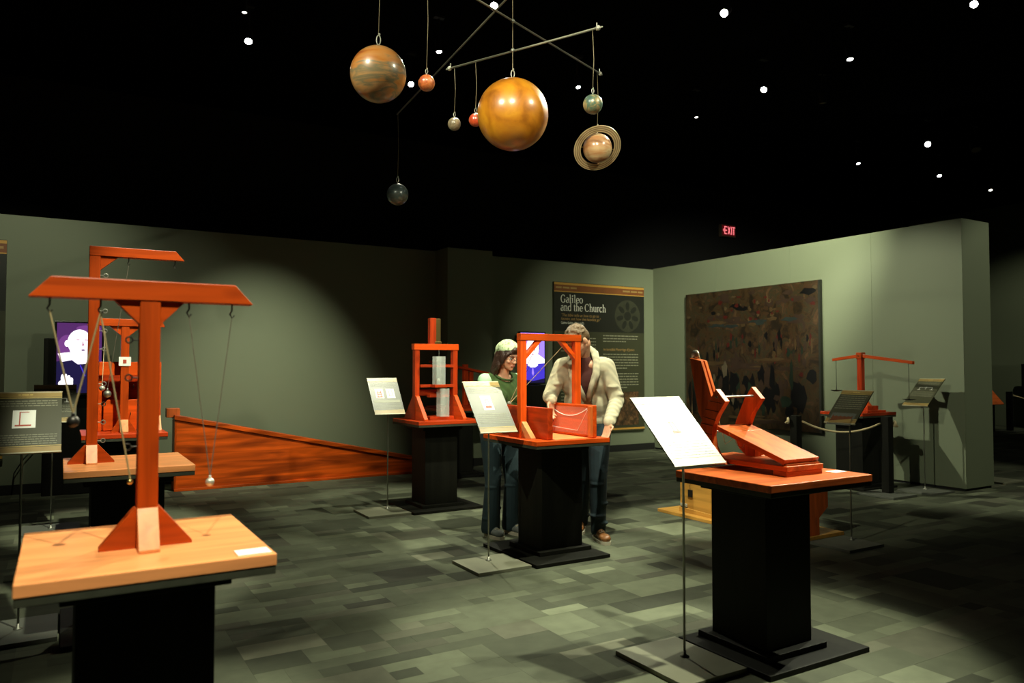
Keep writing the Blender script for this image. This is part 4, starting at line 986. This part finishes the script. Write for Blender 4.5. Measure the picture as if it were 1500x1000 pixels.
# ------------------------------------------------------------------ exit sign on the far dark wall
E_EXIT = emit('lit_exit_letters', (1.0, .20, .22), .42); E_EXITBG = emit('exit_face_glow', (.05, .002, .003), .4)
t = thing('exit_sign', 'red lit EXIT sign high on the dark wall beyond the partition', 'sign', (12.64, 11.9, 4.41))
box('housing', plain('exit_housing', (.12, .09, .06), .5), t, 12.42, 12.86, 11.91, 11.998, 4.275, 4.55, bev=.006)
P = Panel((12.42, 11.91, 4.55), (1, 0, 0), (0, 0, -1))
m = MB(); P.rect(m, .02, .02, .42, .245, .001); m.build('face', E_EXITBG, t)
m = MB(); z0, z1 = .045, .215
def bar(a0, b0, a1, b1): P.rect(m, a0, b0, a1, b1, .003)
bar(.085, z0, .107, z1)
for b in (z0, .121, z1 - .020): bar(.107, b, .165, b + .020)
P.pol(m, [(.185, z0), (.209, z0), (.275, z1), (.251, z1)], .003); P.pol(m, [(.251, z0), (.275, z0), (.209, z1), (.185, z1)], .0034)
bar(.297, z0, .319, z1); bar(.334, z0, .412, z0 + .020); bar(.362, z0, .384, z1)
P.pol(m, [(.068, .09), (.040, .13), (.068, .17), (.070, .152), (.055, .13), (.070, .108)], .003)
m.build('letters', E_EXIT, t)

# ------------------------------------------------------------------ dim far area beyond the partition's end
t = thing('sign_stand', 'dim sign stand half hidden behind the end of the partition wall', 'sign', (9.95, 5.05, 0), 'leaning information signs')
box('base_plate', M_BASEPLATE, t, 9.72, 10.16, 4.84, 5.26, 0, .022)
MB().tube([(9.86, 5.12, .022), (9.86, 5.12, 1.08)], .007, 8).build('pole', M_METAL, t)
P = Panel((9.72, 5.22, 1.24), (1, 0, 0), (0, -.64, -.77)); m = MB(); P.slab(m, 0, 0, .30, .38, .008); m.build('board', W_DEV['x'], t)
t = thing('barrier_post', 'black barrier post in the dim far area at the right edge', 'post', (17.83, 8.75, 0), 'rope barrier posts')
box('shaft', M_BLACKWOOD, t, 17.78, 17.88, 8.70, 8.80, .024, .87); box('base', M_BASEDARK, t, 17.6, 18.06, 8.52, 8.98, 0, .024)
MB().tube([(17.88, 8.73, .80), (18.2, 8.5, .68), (18.6, 8.3, .66), (18.78, 8.2, .70)], .012, 8).build('rope', M_STRING, t, True)
t = thing('room_divider', 'tall dark room divider at the right edge of the dim far area', 'panel', (18.9, 8.75, 0))
box('panel', M_BLACKWOOD, t, 18.98, 19.04, 8.0, 9.05, .1, 1.48, bev=.006); box('foot', M_BASEDARK, t, 18.85, 19.17, 8.1, 8.2, 0, .1); box('foot', M_BASEDARK, t, 18.85, 19.17, 8.85, 8.95, 0, .1)
t = thing('display_table', 'low black display table in the dim far area beside the post', 'table', (17.2, 9.1, 0))
box('top', W_RED['x'], t, 16.95, 17.5, 8.85, 9.4, .62, .66)
for x in (16.98, 17.43):
    for y in (8.88, 9.33): box('leg', M_BLACKWOOD, t, x, x + .05, y, y + .05, 0, .62)
box('stretcher', M_BLACKWOOD, t, 17.03, 17.43, 8.89, 8.92, .3, .35)
t = thing('wall_socket', 'small dark wall plate low on the back wall at the left edge', 'socket', (-.56, BACK - .006, .46))
box('plate', plain('bakelite', (.06, .035, .025), .4), t, -.62, -.53, BACK - .010, BACK - .001, .38, .54); 
for z in (.43, .49): box('outlet', M_BLACK, t, -.59, -.56, BACK - .013, BACK - .010, z - .012, z + .012, bev=0)

# ------------------------------------------------------------------ people
def remesh(name, fill, mat, parent, voxel=.007, smooth=4, cut=None, kind=None, label=None, noise=0.0):
    m = MB(); fill(m)
    me = bpy.data.meshes.new('tmp'); m.bm.to_mesh(me); m.bm.free()
    o = bpy.data.objects.new('tmp', me); COL.objects.link(o)
    md = o.modifiers.new('r', 'REMESH'); md.mode = 'VOXEL'; md.voxel_size = voxel
    sm = o.modifiers.new('s', 'SMOOTH'); sm.factor = .5; sm.iterations = smooth
    bpy.context.view_layer.update()
    me2 = bpy.data.meshes.new_from_object(o.evaluated_get(bpy.context.evaluated_depsgraph_get()))
    bpy.data.objects.remove(o); bpy.data.meshes.remove(me)
    bm = bmesh.new(); bm.from_mesh(me2); bpy.data.meshes.remove(me2)
    if cut:
        bmesh.ops.delete(bm, geom=[f for f in bm.faces if cut(f.calc_center_median())], context='FACES')
    q = MB(); q.bm.free(); q.bm = bm
    return q.build(name, mat, parent, True, label=label)
class Frame:
    """local person frame: x = own left, y = forward, z = up"""
    def __init__(s, o, fwd, up=UP):
        s.o = V(o); s.z = V(up).normalized(); f = V(fwd); s.y = (f - s.z * f.dot(s.z)).normalized(); s.x = s.y.cross(s.z) * -1
        s.x = s.z.cross(s.y) * -1 if False else -(s.z.cross(s.y)) * -1
        # own left = up x forward
        s.x = s.z.cross(s.y)
        s.M = Matrix((s.x, s.y, s.z)).transposed()
    def __call__(s, x, y, z): return s.o + s.x * x + s.y * y + s.z * z
def head_prims(m, F, k=1.0, fem=False):
    E = lambda c, r, M=None: m.ell(F(*[q * k for q in c]), [q * k for q in r], F.M if M is None else F.M @ M)
    E((0, -.012, .035), (.074, .094, .082)); E((0, .018, -.015), (.064, .076, .085))
    E((0, .045, -.065), (.045 if not fem else .040, .042, .038)); E((0, .072, -.088), (.021, .018, .017))
    E((0, .072, .028), (.050, .018, .012))
    for s in (-1, 1):
        E((s * .036, .068, -.022), (.022, .020, .020)); E((s * .076, -.008, -.004), (.010, .020, .032), Matrix.Rotation(s * .25, 3, 'Z'))
        E((s * .010, .094, -.026), (.009, .010, .008))
    m.caps(F(0, .084 * k, .018 * k), .008 * k, F(0, .102 * k, -.022 * k), .0115 * k)
    E((0, .086, -.052), (.023, .012, .007)); E((0, .084, -.063), (.019, .012, .008))
def face_parts(t, body, F, k, iris, brow, lip):
    EW = plain('eye_white', (.75, .72, .68), .25)
    for s in (-1, 1):
        e = MB().ell(F(s * .032 * k, .076 * k, .004 * k), .0125 * k, u=16, v=10).build('eye', EW, t, True)
        MB().ell(F(s * .032 * k, .0845 * k, .002 * k), (.0062 * k, .0062 * k, .0062 * k), u=12, v=8).build('iris', iris, e, True)
        MB().tube([F(s * .012 * k, .091 * k, .026 * k), F(s * .032 * k, .092 * k, .034 * k), F(s * .054 * k, .076 * k, .027 * k)], .0036 * k, 6).build('eyebrow', brow, t, True)
        MB().tube([F(s * .018 * k, .086 * k, .012 * k), F(s * .032 * k, .0905 * k, .0145 * k), F(s * .047 * k, .080 * k, .010 * k)], .0026 * k, 6).build('eyelid', brow, t, True)
    MB().tube([F(-.022 * k, .090 * k, -.056 * k), F(-.008 * k, .0985 * k, -.0535 * k), F(0, .099 * k, -.0545 * k), F(.008 * k, .0985 * k, -.0535 * k), F(.022 * k, .090 * k, -.056 * k)], .0042 * k, 6).build('lips', lip, t, True)
def hand(m, w, d, n, thumb, curl=.5, L=1.0, spread=.0):
    """w wrist, d finger direction, n palm normal, thumb = direction of the thumb side"""
    w, d, n = V(w), V(d).normalized(), V(n); n = (n - d * n.dot(d)).normalized(); s = V(thumb); s = (s - d * s.dot(d) - n * s.dot(n)).normalized()
    for k in range(4):
        off = (1.5 - k) * .0185 * L
        b = w + d * .02 * L + s * off * .65; e = w + d * (.088 - abs(k - 1.2) * .004) * L + s * off
        m.caps(b, .0150 * L, e, .0105 * L, 10)
        ln = (.070, .078, .072, .056)[k] * L; p = e; dd = d + s * (1.5 - k) * spread; dd.normalize()
        for j, (fr, r0, r1) in enumerate(((.45, .0092, .0085), (.31, .0085, .0078), (.24, .0078, .0066))):
            a = curl * (.7 + .5 * j) * (.75 + .12 * k)
            dd = (dd * math.cos(a) + n * math.sin(a)).normalized()
            q = p + dd * ln * fr; m.caps(p, r0 * L, q, r1 * L, 8); p = q
    b = w + d * .025 * L + s * .022 * L; q = b + (d * .55 + s * .7 + n * .35).normalized() * .040 * L
    m.caps(b, .0145 * L, q, .0105 * L, 10); q2 = q + (d * .85 + s * .25 + n * .45).normalized() * .030 * L; m.caps(q, .0105 * L, q2, .009 * L, 8)
    q3 = q2 + (d * .9 + n * .4 - s * .1).normalized() * .024 * L; m.caps(q2, .009 * L, q3, .007 * L, 8)

SKIN_M = plain('skin_ruddy', (.58, .30, .18), .5, var=.06, scale=20)
SKIN_W = plain('skin_fair', (.62, .31, .19), .5, var=.06, scale=20)
HAIR_M = plain('brown_short_hair', (.11, .065, .028), .5, var=.5, scale=60, bump=.6, bscale=150)
HAIR_W = plain('dark_brown_hair', (.028, .011, .006), .42, var=.5, scale=50, bump=.6, bscale=120)
IRIS = plain('dark_iris', (.03, .02, .01), .2); BROW = plain('eyebrow_brown', (.07, .035, .02), .7); LIP = plain('lip_pink', (.42, .12, .09), .45); LIP_M = plain('lip_man', (.42, .17, .12), .5)
def knit(name, col, sc=90):
    m, nt, b, N, L = new_mat(name); b.inputs['Roughness'].default_value = .9; b.inputs['Specular IOR Level'].default_value = .2
    tc = N.new('ShaderNodeTexCoord'); wv = N.new('ShaderNodeTexWave'); wv.bands_direction = 'Z'; wv.inputs['Scale'].default_value = sc; wv.inputs['Distortion'].default_value = 3; wv.inputs['Detail'].default_value = 2
    L.new(tc.outputs['Object'], wv.inputs['Vector'])
    w2 = N.new('ShaderNodeTexWave'); w2.bands_direction = 'DIAGONAL'; w2.inputs['Scale'].default_value = 9; w2.inputs['Distortion'].default_value = 4; L.new(tc.outputs['Object'], w2.inputs['Vector'])
    ad = N.new('ShaderNodeMath'); ad.operation = 'ADD'; L.new(wv.outputs['Fac'], ad.inputs[0]); L.new(w2.outputs['Fac'], ad.inputs[1])
    bp = N.new('ShaderNodeBump'); bp.inputs['Strength'].default_value = .55; bp.inputs['Distance'].default_value = .012; L.new(ad.outputs[0], bp.inputs['Height']); L.new(bp.outputs[0], b.inputs['Normal'])
    mx = N.new('ShaderNodeMix'); mx.data_type = 'RGBA'; mx.inputs[6].default_value = (*[c * .78 for c in col], 1); mx.inputs[7].default_value = (*col, 1); L.new(w2.outputs['Fac'], mx.inputs[0]); L.new(mx.outputs[2], b.inputs['Base Color'])
    return m
JACKET = knit('cream_cable_knit', (.66, .60, .42)); SHIRT_M = plain('dark_red_shirt', (.07, .016, .012), .85)
DENIM_M = plain('blue_denim', (.012, .026, .034), .85, var=.35, scale=14, bump=.15); DENIM_W = plain('teal_denim', (.010, .025, .031), .85, var=.3, scale=14, bump=.15)
VEST = knit('green_knit', (.052, .095, .028), 120); MINT = plain('mint_cotton', (.36, .58, .36), .85, var=.1, scale=30)
SHOE_M = plain('tan_leather', (.20, .075, .018), .45, var=.3, scale=25); SHOE_W = plain('grey_canvas', (.13, .14, .13), .8); SOLE = plain('pale_rubber', (.50, .45, .34), .7); LACE = plain('cream_lace', (.55, .45, .28), .8)
def shoe(t, ankle, toe_dir, mat, L=.27, name='shoe'):
    F = Frame((ankle[0], ankle[1], 0), toe_dir); a, b = -.075, L - .075
    def f(m):
        m.ell(F(0, a + .045, .062), (.036, .046, .050), F.M); m.ell(F(0, .03, .06), (.037, .075, .045), F.M); m.ell(F(0, b - .075, .048), (.047, .078, .030), F.M)
        m.ell(F(0, b - .045, .042), (.043, .045, .026), F.M); m.caps(F(0, -.01, .06), .038, F(0, -.012, .12), .041)
    def cutz(c): return c.z < .02
    o = remesh(name, f, mat, t, .007, 4, cutz)
    out = [(-.042, b - .10), (-.036, .02), (-.036, a + .04), (-.02, a + .008), (.02, a + .008), (.036, a + .04), (.036, .02), (.048, b - .10), (.044, b - .05), (.022, b - .008), (-.02, b - .008), (-.042, b - .05)]
    m = MB(); lo = [m.bm.verts.new(F(x * 1.05, y * 1.02, 0)) for x, y in out]; hi = [m.bm.verts.new(F(x * 1.08, y * 1.03, .026)) for x, y in out]
    fs = [m.bm.faces.new(lo[::-1]), m.bm.faces.new(hi)] + [m.bm.faces.new((lo[i], lo[(i + 1) % 12], hi[(i + 1) % 12], hi[i])) for i in range(12)]
    bmesh.ops.recalc_face_normals(m.bm, faces=fs); m.build('sole', SOLE, o)
    m = MB()
    for k in range(4):
        y = .05 + k * .022; z = .099 - k * .008
        m.tube([F(-.024, y, z - .006), F(0, y + .006, z), F(.024, y, z - .006)], .0028, 6)
    m.build('laces', LACE, o)
    return o

# ---- the man: leans over the tray from its right side, right hand at the boards
fm = V((-.62, -.78, 0)).normalized()
man = thing('person', 'man in cream knitted jacket and jeans bending over the tray, right hand reaching in', 'person', (3.77, 5.12, 0))
pel = V((3.765, 5.10, .93)); che = V((3.675, 5.015, 1.27)); nek = V((3.60, 4.955, 1.475))
left = UP.cross(fm)
rsh, lsh = V((3.495, 5.085, 1.405)), V((3.765, 4.860, 1.405))
rel, rwr = V((3.392, 5.115, 1.165)), V((3.318, 4.985, 1.145))
lel, lwr = V((3.835, 4.815, 1.135)), V((3.665, 4.70, .965))
lhip, rhip = pel + left * .09 - UP * .02, pel - left * .09 - UP * .02
lkn, rkn = V((3.775, 4.985, .50)), V((3.80, 5.22, .50))
lan, ran = V((3.785, 5.00, .10)), V((3.87, 5.36, .10))
hd = V((3.515, 4.895, 1.605)); hf = (V((3.30, 4.97, 1.18)) - hd).normalized(); hf = (hf * .7 + V((-.7, -.35, -.1)) * .5).normalized()
hup = (UP - hf * UP.dot(hf)).normalized()
FM = Frame(hd, hf, hup)
def f(m):
    head_prims(m, FM)
    m.caps(FM(0, -.03, -.05), .056, nek, .056); m.caps(nek, .054, che, .075)
    for a in (-1, 1): m.caps(che + left * a * .06, .075, pel + left * a * .05, .085)
    for s_, e_, w_ in ((rsh, rel, rwr), (lsh, lel, lwr)): m.caps(nek - UP * .05, .04, s_, .042); m.caps(s_, .042, e_, .036); m.caps(e_, .036, w_, .027)
    for h_, k_, a_ in ((lhip, lkn, lan), (rhip, rkn, ran)): m.caps(h_, .085, k_, .055); m.caps(k_, .052, a_, .036); m.caps(a_, .036, a_ + fm * .03 - UP * .05, .026)
    hand(m, rwr, V((-.12, -.12, -1)), V((.2, -.9, -.2)), V((-.4, -.6, .0)), .42)
    hand(m, lwr, V((-.45, -.30, -.72)), V((-.5, -.2, .1)), V((-.3, -.9, 0)), .22)
remesh('body', f, SKIN_M, man, .0052, 3)
face_parts(man, None, FM, 1, IRIS, BROW, LIP_M)
def f(m):
    m.ell(FM(0, -.020, .055), (.080, .098, .078), FM.M); m.ell(FM(0, -.055, .015), (.074, .060, .075), FM.M); m.ell(FM(.0, .052, .098), (.058, .034, .024), FM.M)
    for s in (-1, 1): m.ell(FM(s * .060, -.005, .045), (.020, .052, .045), FM.M)
    rg = random.Random(2)
    for k in range(46):
        a, b = rg.uniform(0, 6.28), rg.uniform(.1, 1.45); d = V((math.cos(a) * math.cos(b), math.sin(a) * math.cos(b), math.sin(b)))
        p = V((d.x * .078, -.02 + d.y * .097, .055 + d.z * .077)); q = p + V((d.x * .004 + rg.uniform(-.01, .01), .014, .003))
        if p.y > .05 and p.z < .08: continue
        m.caps(FM(*p), .011, FM(*q), .007, 8)
remesh('hair', f, HAIR_M, man, .0055, 2)
Ft = Frame(che, fm, (nek - pel).normalized())
def torso(m, g=0.0):
    m.ell(che + UP * .02, (.205 + g, .125 + g, .20), Ft.M); m.ell(che - Ft.z * .16, (.188 + g, .122 + g, .20), Ft.M)
    m.ell(pel + UP * .06, (.19 + g, .128 + g, .15), Ft.M); m.caps(rsh + left * .03, .078 + g, lsh - left * .03, .078 + g); m.caps(nek - UP * .05, .085 + g, che, .13)
def f(m):
    m.ell(che + UP * .02, (.175, .112, .19), Ft.M); m.ell(che - Ft.z * .16, (.17, .11, .2), Ft.M); m.caps(nek - UP * .01, .066, che + UP * .05, .11); m.caps(rsh + left * .04, .05, lsh - left * .04, .05)
remesh('shirt', f, SHIRT_M, man, .009, 4)
def f(m):
    torso(m, .004)
    for s_, e_, w_, c_ in ((rsh, rel, rwr, .2), (lsh, lel, lwr, .1)):
        m.caps(s_, .073, e_, .060); m.caps(e_, .060, w_ - (w_ - e_).normalized() * .02, .050); d = (w_ - e_).normalized(); m.caps(w_ - d * .035, .047, w_ - d * .012, .046)
    rg = random.Random(4)
    for s_, e_, w_ in ((rsh, rel, rwr), (lsh, lel, lwr)):
        for k in range(4):
            p = e_ + (w_ - e_) * (.15 + .2 * k) if k % 2 else s_ + (e_ - s_) * (.55 + .12 * k)
            m.ell(p + V((rg.uniform(-.02, .02), rg.uniform(-.03, .0), rg.uniform(-.02, .02))), (.052, .052, .022))
def vcut(c):
    q = Ft.M.inverted() @ (c - che)
    top = nek - che
    zz = q.z
    if q.y > .02 and zz > -.09:
        wv = .012 + max(0, (zz + .09)) * .30
        return abs(q.x + .0) < wv
    return zz > .215 and abs(q.x) < .085 and q.y > -.06
remesh('jacket', f, JACKET, man, .0075, 4, vcut)
m = MB()
for s in (-1, 1):
    pts = [Ft(s * .012, .138, -.09), Ft(s * .05, .140, .03), Ft(s * .088, .115, .13), Ft(s * .098, .055, .21), Ft(s * .085, -.02, .265), Ft(s * .03, -.085, .285)]
    m.tube(pts, .022, 8, .026)
    m.tube([p + Ft.x * s * .016 - Ft.z * .008 for p in pts[1:5]], .020, 8)
m.build('collar', JACKET, man, True)
m = MB()
for k in range(3): m.ell(Ft(.035 + .03 * 0, .139 - k * .002, .0 - .08 * k - .1), (.010, .006, .010), Ft.M, 12, 8)
m.build('button', plain('horn_button', (.10, .06, .03), .4), man, True)
def f(m):
    m.ell(pel, (.178, .122, .13), Frame(pel, fm).M)
    for h_, k_, a_ in ((lhip, lkn, lan), (rhip, rkn, ran)):
        m.caps(h_, .100, k_, .074); m.caps(k_, .074, a_ - UP * .025, .062)
        for j, zz in enumerate((.56, .46, .30, .2, .14)):
            p = a_ + (k_ - a_) * ((zz - .10) / .40) if zz < .5 else k_ + (h_ - k_) * ((zz - .5) / .42)
            m.ell(p + V((.012 * (-1) ** j, -.01, 0)), (.066, .066, .024))
remesh('jeans', f, DENIM_M, man, .0075, 3, lambda c: c.z < .05)
shoe(man, lan, V((-.30, -1, 0)), SHOE_M, .285); shoe(man, ran, V((-.7, -.75, 0)), SHOE_M, .285)

# ---- the woman: stands behind the tray, head turned down to the man's hand
fw_ = V((.10, -1, 0)).normalized(); lw = UP.cross(fw_)
wom = thing('person', 'woman in green knitted top with pale head scarf and glasses, looking down at the tray', 'person', (3.17, 5.52, 0))
pel = V((3.16, 5.53, .86)); che = V((3.16, 5.49, 1.17)); nek = V((3.155, 5.455, 1.335))
rsh, lsh = che - lw * .165 + UP * .125 - fw_ * .01, che + lw * .165 + UP * .125 - fw_ * .01
rel, rwr = rsh - lw * .05 + V((0, -.02, -.27)), V((3.02, 5.30, .955))
lel, lwr = lsh + lw * .03 + V((0, -.03, -.25)), V((3.24, 5.315, .985))
lhip, rhip = pel + lw * .085, pel - lw * .085
lkn, rkn = V((3.262, 5.49, .46)), V((3.075, 5.485, .46))
lan, ran = V((3.30, 5.575, .09)), V((3.085, 5.545, .09))
hd = V((3.155, 5.375, 1.492)); hf = V((.16, -.88, -.36)).normalized(); hup = (UP - hf * UP.dot(hf)).normalized(); FW = Frame(hd, hf, hup)
KW = .95
def f(m):
    head_prims(m, FW, KW, True)
    m.caps(FW(0, -.03, -.05), .046, nek, .048); m.caps(nek, .048, che, .075)
    for a in (-1, 1): m.caps(che + lw * a * .05, .072, pel + lw * a * .05, .10)
    for s_, e_, w_ in ((rsh, rel, rwr), (lsh, lel, lwr)): m.caps(nek - UP * .03, .04, s_, .040); m.caps(s_, .040, e_, .033); m.caps(e_, .033, w_, .023)
    for h_, k_, a_ in ((lhip, lkn, lan), (rhip, rkn, ran)): m.caps(h_, .082, k_, .052); m.caps(k_, .05, a_, .033); m.caps(a_, .033, a_ + fw_ * .03 - UP * .05, .024)
    hand(m, rwr, V((.75, -.35, -.12)), V((.2, .4, -.8)), V((.3, -.5, .7)), .45, .92)
    hand(m, lwr, V((-.75, -.35, -.12)), V((-.2, .4, -.8)), V((-.3, -.5, .7)), .45, .92)
remesh('body', f, SKIN_W, wom, .0052, 3)
face_parts(wom, None, FW, KW, IRIS, BROW, LIP)
def f(m):
    k = KW
    E = lambda c, r: m.ell(FW(*[q * k for q in c]), [q * k for q in r], FW.M)
    E((0, -.020, .048), (.086, .102, .084)); E((0, -.066, -.03), (.086, .058, .09)); E((0, -.07, -.115), (.082, .048, .07))
    for s in (-1, 1):
        E((s * .076, -.008, -.005), (.020, .046, .068)); E((s * .080, -.025, -.085), (.024, .046, .062)); E((s * .070, -.045, -.15), (.032, .040, .045))
        m.caps(FW(s * .012 * k, .078 * k, .098 * k), .014, FW(s * .068 * k, .052 * k, .030 * k), .013); m.caps(FW(s * .068 * k, .052 * k, .030 * k), .012, FW(s * .074 * k, .030 * k, -.06 * k), .008)
        m.caps(FW(s * .03 * k, .085 * k, .088 * k), .012, FW(s * .045 * k, .080 * k, .05 * k), .009)
    m.caps(FW(-.03 * k, .085 * k, .088 * k), .014, FW(.03 * k, .085 * k, .088 * k), .014)
    rg = random.Random(9)
    for j in range(26):
        a = rg.uniform(math.pi * .95, math.pi * 2.05); x, y = .086 * math.cos(a), -.03 + .075 * math.sin(a)
        m.caps(FW(x * k, y * k, rg.uniform(-.06, .0) * k), .014, FW((x * 1.08 + rg.uniform(-.01, .01)) * k, (y * 1.05) * k, rg.uniform(-.20, -.14) * k), .009, 8)
remesh('hair', f, HAIR_W, wom, .0055, 2)
def scarfmat():
    m, nt, b, N, L = new_mat('printed_scarf'); tc = N.new('ShaderNodeTexCoord'); vo = N.new('ShaderNodeTexNoise'); vo.inputs['Scale'].default_value = 45; vo.inputs['Detail'].default_value = 3
    L.new(tc.outputs['Object'], vo.inputs['Vector']); r = N.new('ShaderNodeValToRGB'); r.color_ramp.elements[0].position = .36; r.color_ramp.elements[0].color = (.16, .22, .08, 1); r.color_ramp.elements[1].position = .5; r.color_ramp.elements[1].color = (.42, .50, .30, 1)
    L.new(vo.outputs['Fac'], r.inputs[0]); L.new(r.outputs[0], b.inputs['Base Color']); b.inputs['Roughness'].default_value = .85; return m
def f(m):
    k = KW
    m.ell(FW(0, -.018 * k, .056 * k), (.091 * k, .107 * k, .086 * k), FW.M); m.ell(FW(0, -.085 * k, .03 * k), (.075 * k, .06 * k, .075 * k), FW.M); m.caps(FW(0, -.11 * k, .02 * k), .045, FW(0, -.155 * k, -.035 * k), .018)
def sc(c):
    q = FW.M.inverted() @ (c - hd); return q.z < .062 + (q.y) * .55 - .02
remesh('head_scarf', f, scarfmat(), wom, .0055, 3, sc)
m = MB(); k = KW
for s in (-1, 1):
    c = V((s * .033, .100, .000))
    m.tube([FW((c.x + .0225 * math.cos(a)) * k, (c.y - .010 * abs(math.cos(a)) * (1 if math.cos(a) * s > 0 else 0)) * k, (c.z + .0175 * math.sin(a)) * k) for a in [2 * math.pi * j / 16 for j in range(16)]], .0013, 6, closed=True)
    m.tube([FW(s * .056 * k, .09 * k, .004 * k), FW(s * .078 * k, .04 * k, .006 * k), FW(s * .080 * k, -.01 * k, .004 * k)], .0014, 6)
m.tube([FW(-.0105 * k, .100 * k, .002 * k), FW(0, .108 * k, .005 * k), FW(.0105 * k, .100 * k, .002 * k)], .0014, 6)
m.build('glasses', M_DARKMETAL, wom, True)
Fv = Frame(che, fw_)
def arms(m):
    for s_, e_, w_ in ((rsh, rel, rwr), (lsh, lel, lwr)):
        m.caps(s_, .058, e_, .048); m.caps(e_, .047, w_ - (w_ - e_).normalized() * .03, .036)
    m.caps(rsh + lw * .02, .057, lsh - lw * .02, .057); m.ell(che, (.14, .095, .16), Fv.M)
remesh('blouse', arms, MINT, wom, .007, 4, lambda c: (c - (nek + UP * .0)).length < .075)
m = MB()
for s_, e_ in ((rsh, rel), (lsh, lel)):
    d = (e_ - s_).normalized(); a = d.orthogonal().normalized(); b = d.cross(a)
    for q in (.25, .40, .55):
        c = s_ + (e_ - s_) * q; r = .0585 - .010 * q
        m.tube([c + (a * math.cos(j * math.pi / 9) + b * math.sin(j * math.pi / 9)) * r for j in range(18)], .0035, 6, closed=True)
m.build('sleeve_stripes', plain('sleeve_green', (.05, .12, .06), .85), wom, True)
def f(m):
    m.ell(che + UP * .03, (.170, .118, .17), Fv.M); m.ell(che - UP * .14, (.155, .112, .2), Fv.M); m.ell(pel + UP * .10, (.172, .125, .14), Fv.M)
    for s in (-1, 1): m.ell(Fv(s * .068, .070, .0), (.066, .062, .066), Fv.M)
    m.caps(che - lw * .115 + UP * .135, .052, che + lw * .115 + UP * .135, .052)
remesh('knitted_vest', f, VEST, wom, .007, 4, lambda c: (c - nek - fw_ * .01 + UP * .0).length < .078)
m = MB()
m.tube([nek + (lw * math.cos(a) + (fw_ * .90 - UP * .55) * math.sin(a) * 1.0) * .084 + UP * .006 for a in [2 * math.pi * j / 24 for j in range(24)]], .009, 8, closed=True)
m.build('neckband', VEST, wom, True)
def f(m):
    m.ell(pel, (.172, .122, .12), Fv.M)
    for h_, k_, a_ in ((lhip, lkn, lan), (rhip, rkn, ran)):
        m.caps(h_, .096, k_, .066); m.caps(k_, .066, a_ - UP * .02, .080)
        for j, zz in enumerate((.52, .42, .24, .16)):
            p = a_ + (k_ - a_) * ((zz - .09) / .37) if zz < .46 else k_ + (h_ - k_) * ((zz - .46) / .40)
            m.ell(p + V((.010 * (-1) ** j, -.008, 0)), (.064 + .010 * (zz < .3), .063, .022))
remesh('jeans', f, DENIM_W, wom, .0075, 3, lambda c: c.z < .035)
shoe(wom, lan, V((.15, -1, 0)), SHOE_W, .245); shoe(wom, ran, V((.1, -1, 0)), SHOE_W, .245)
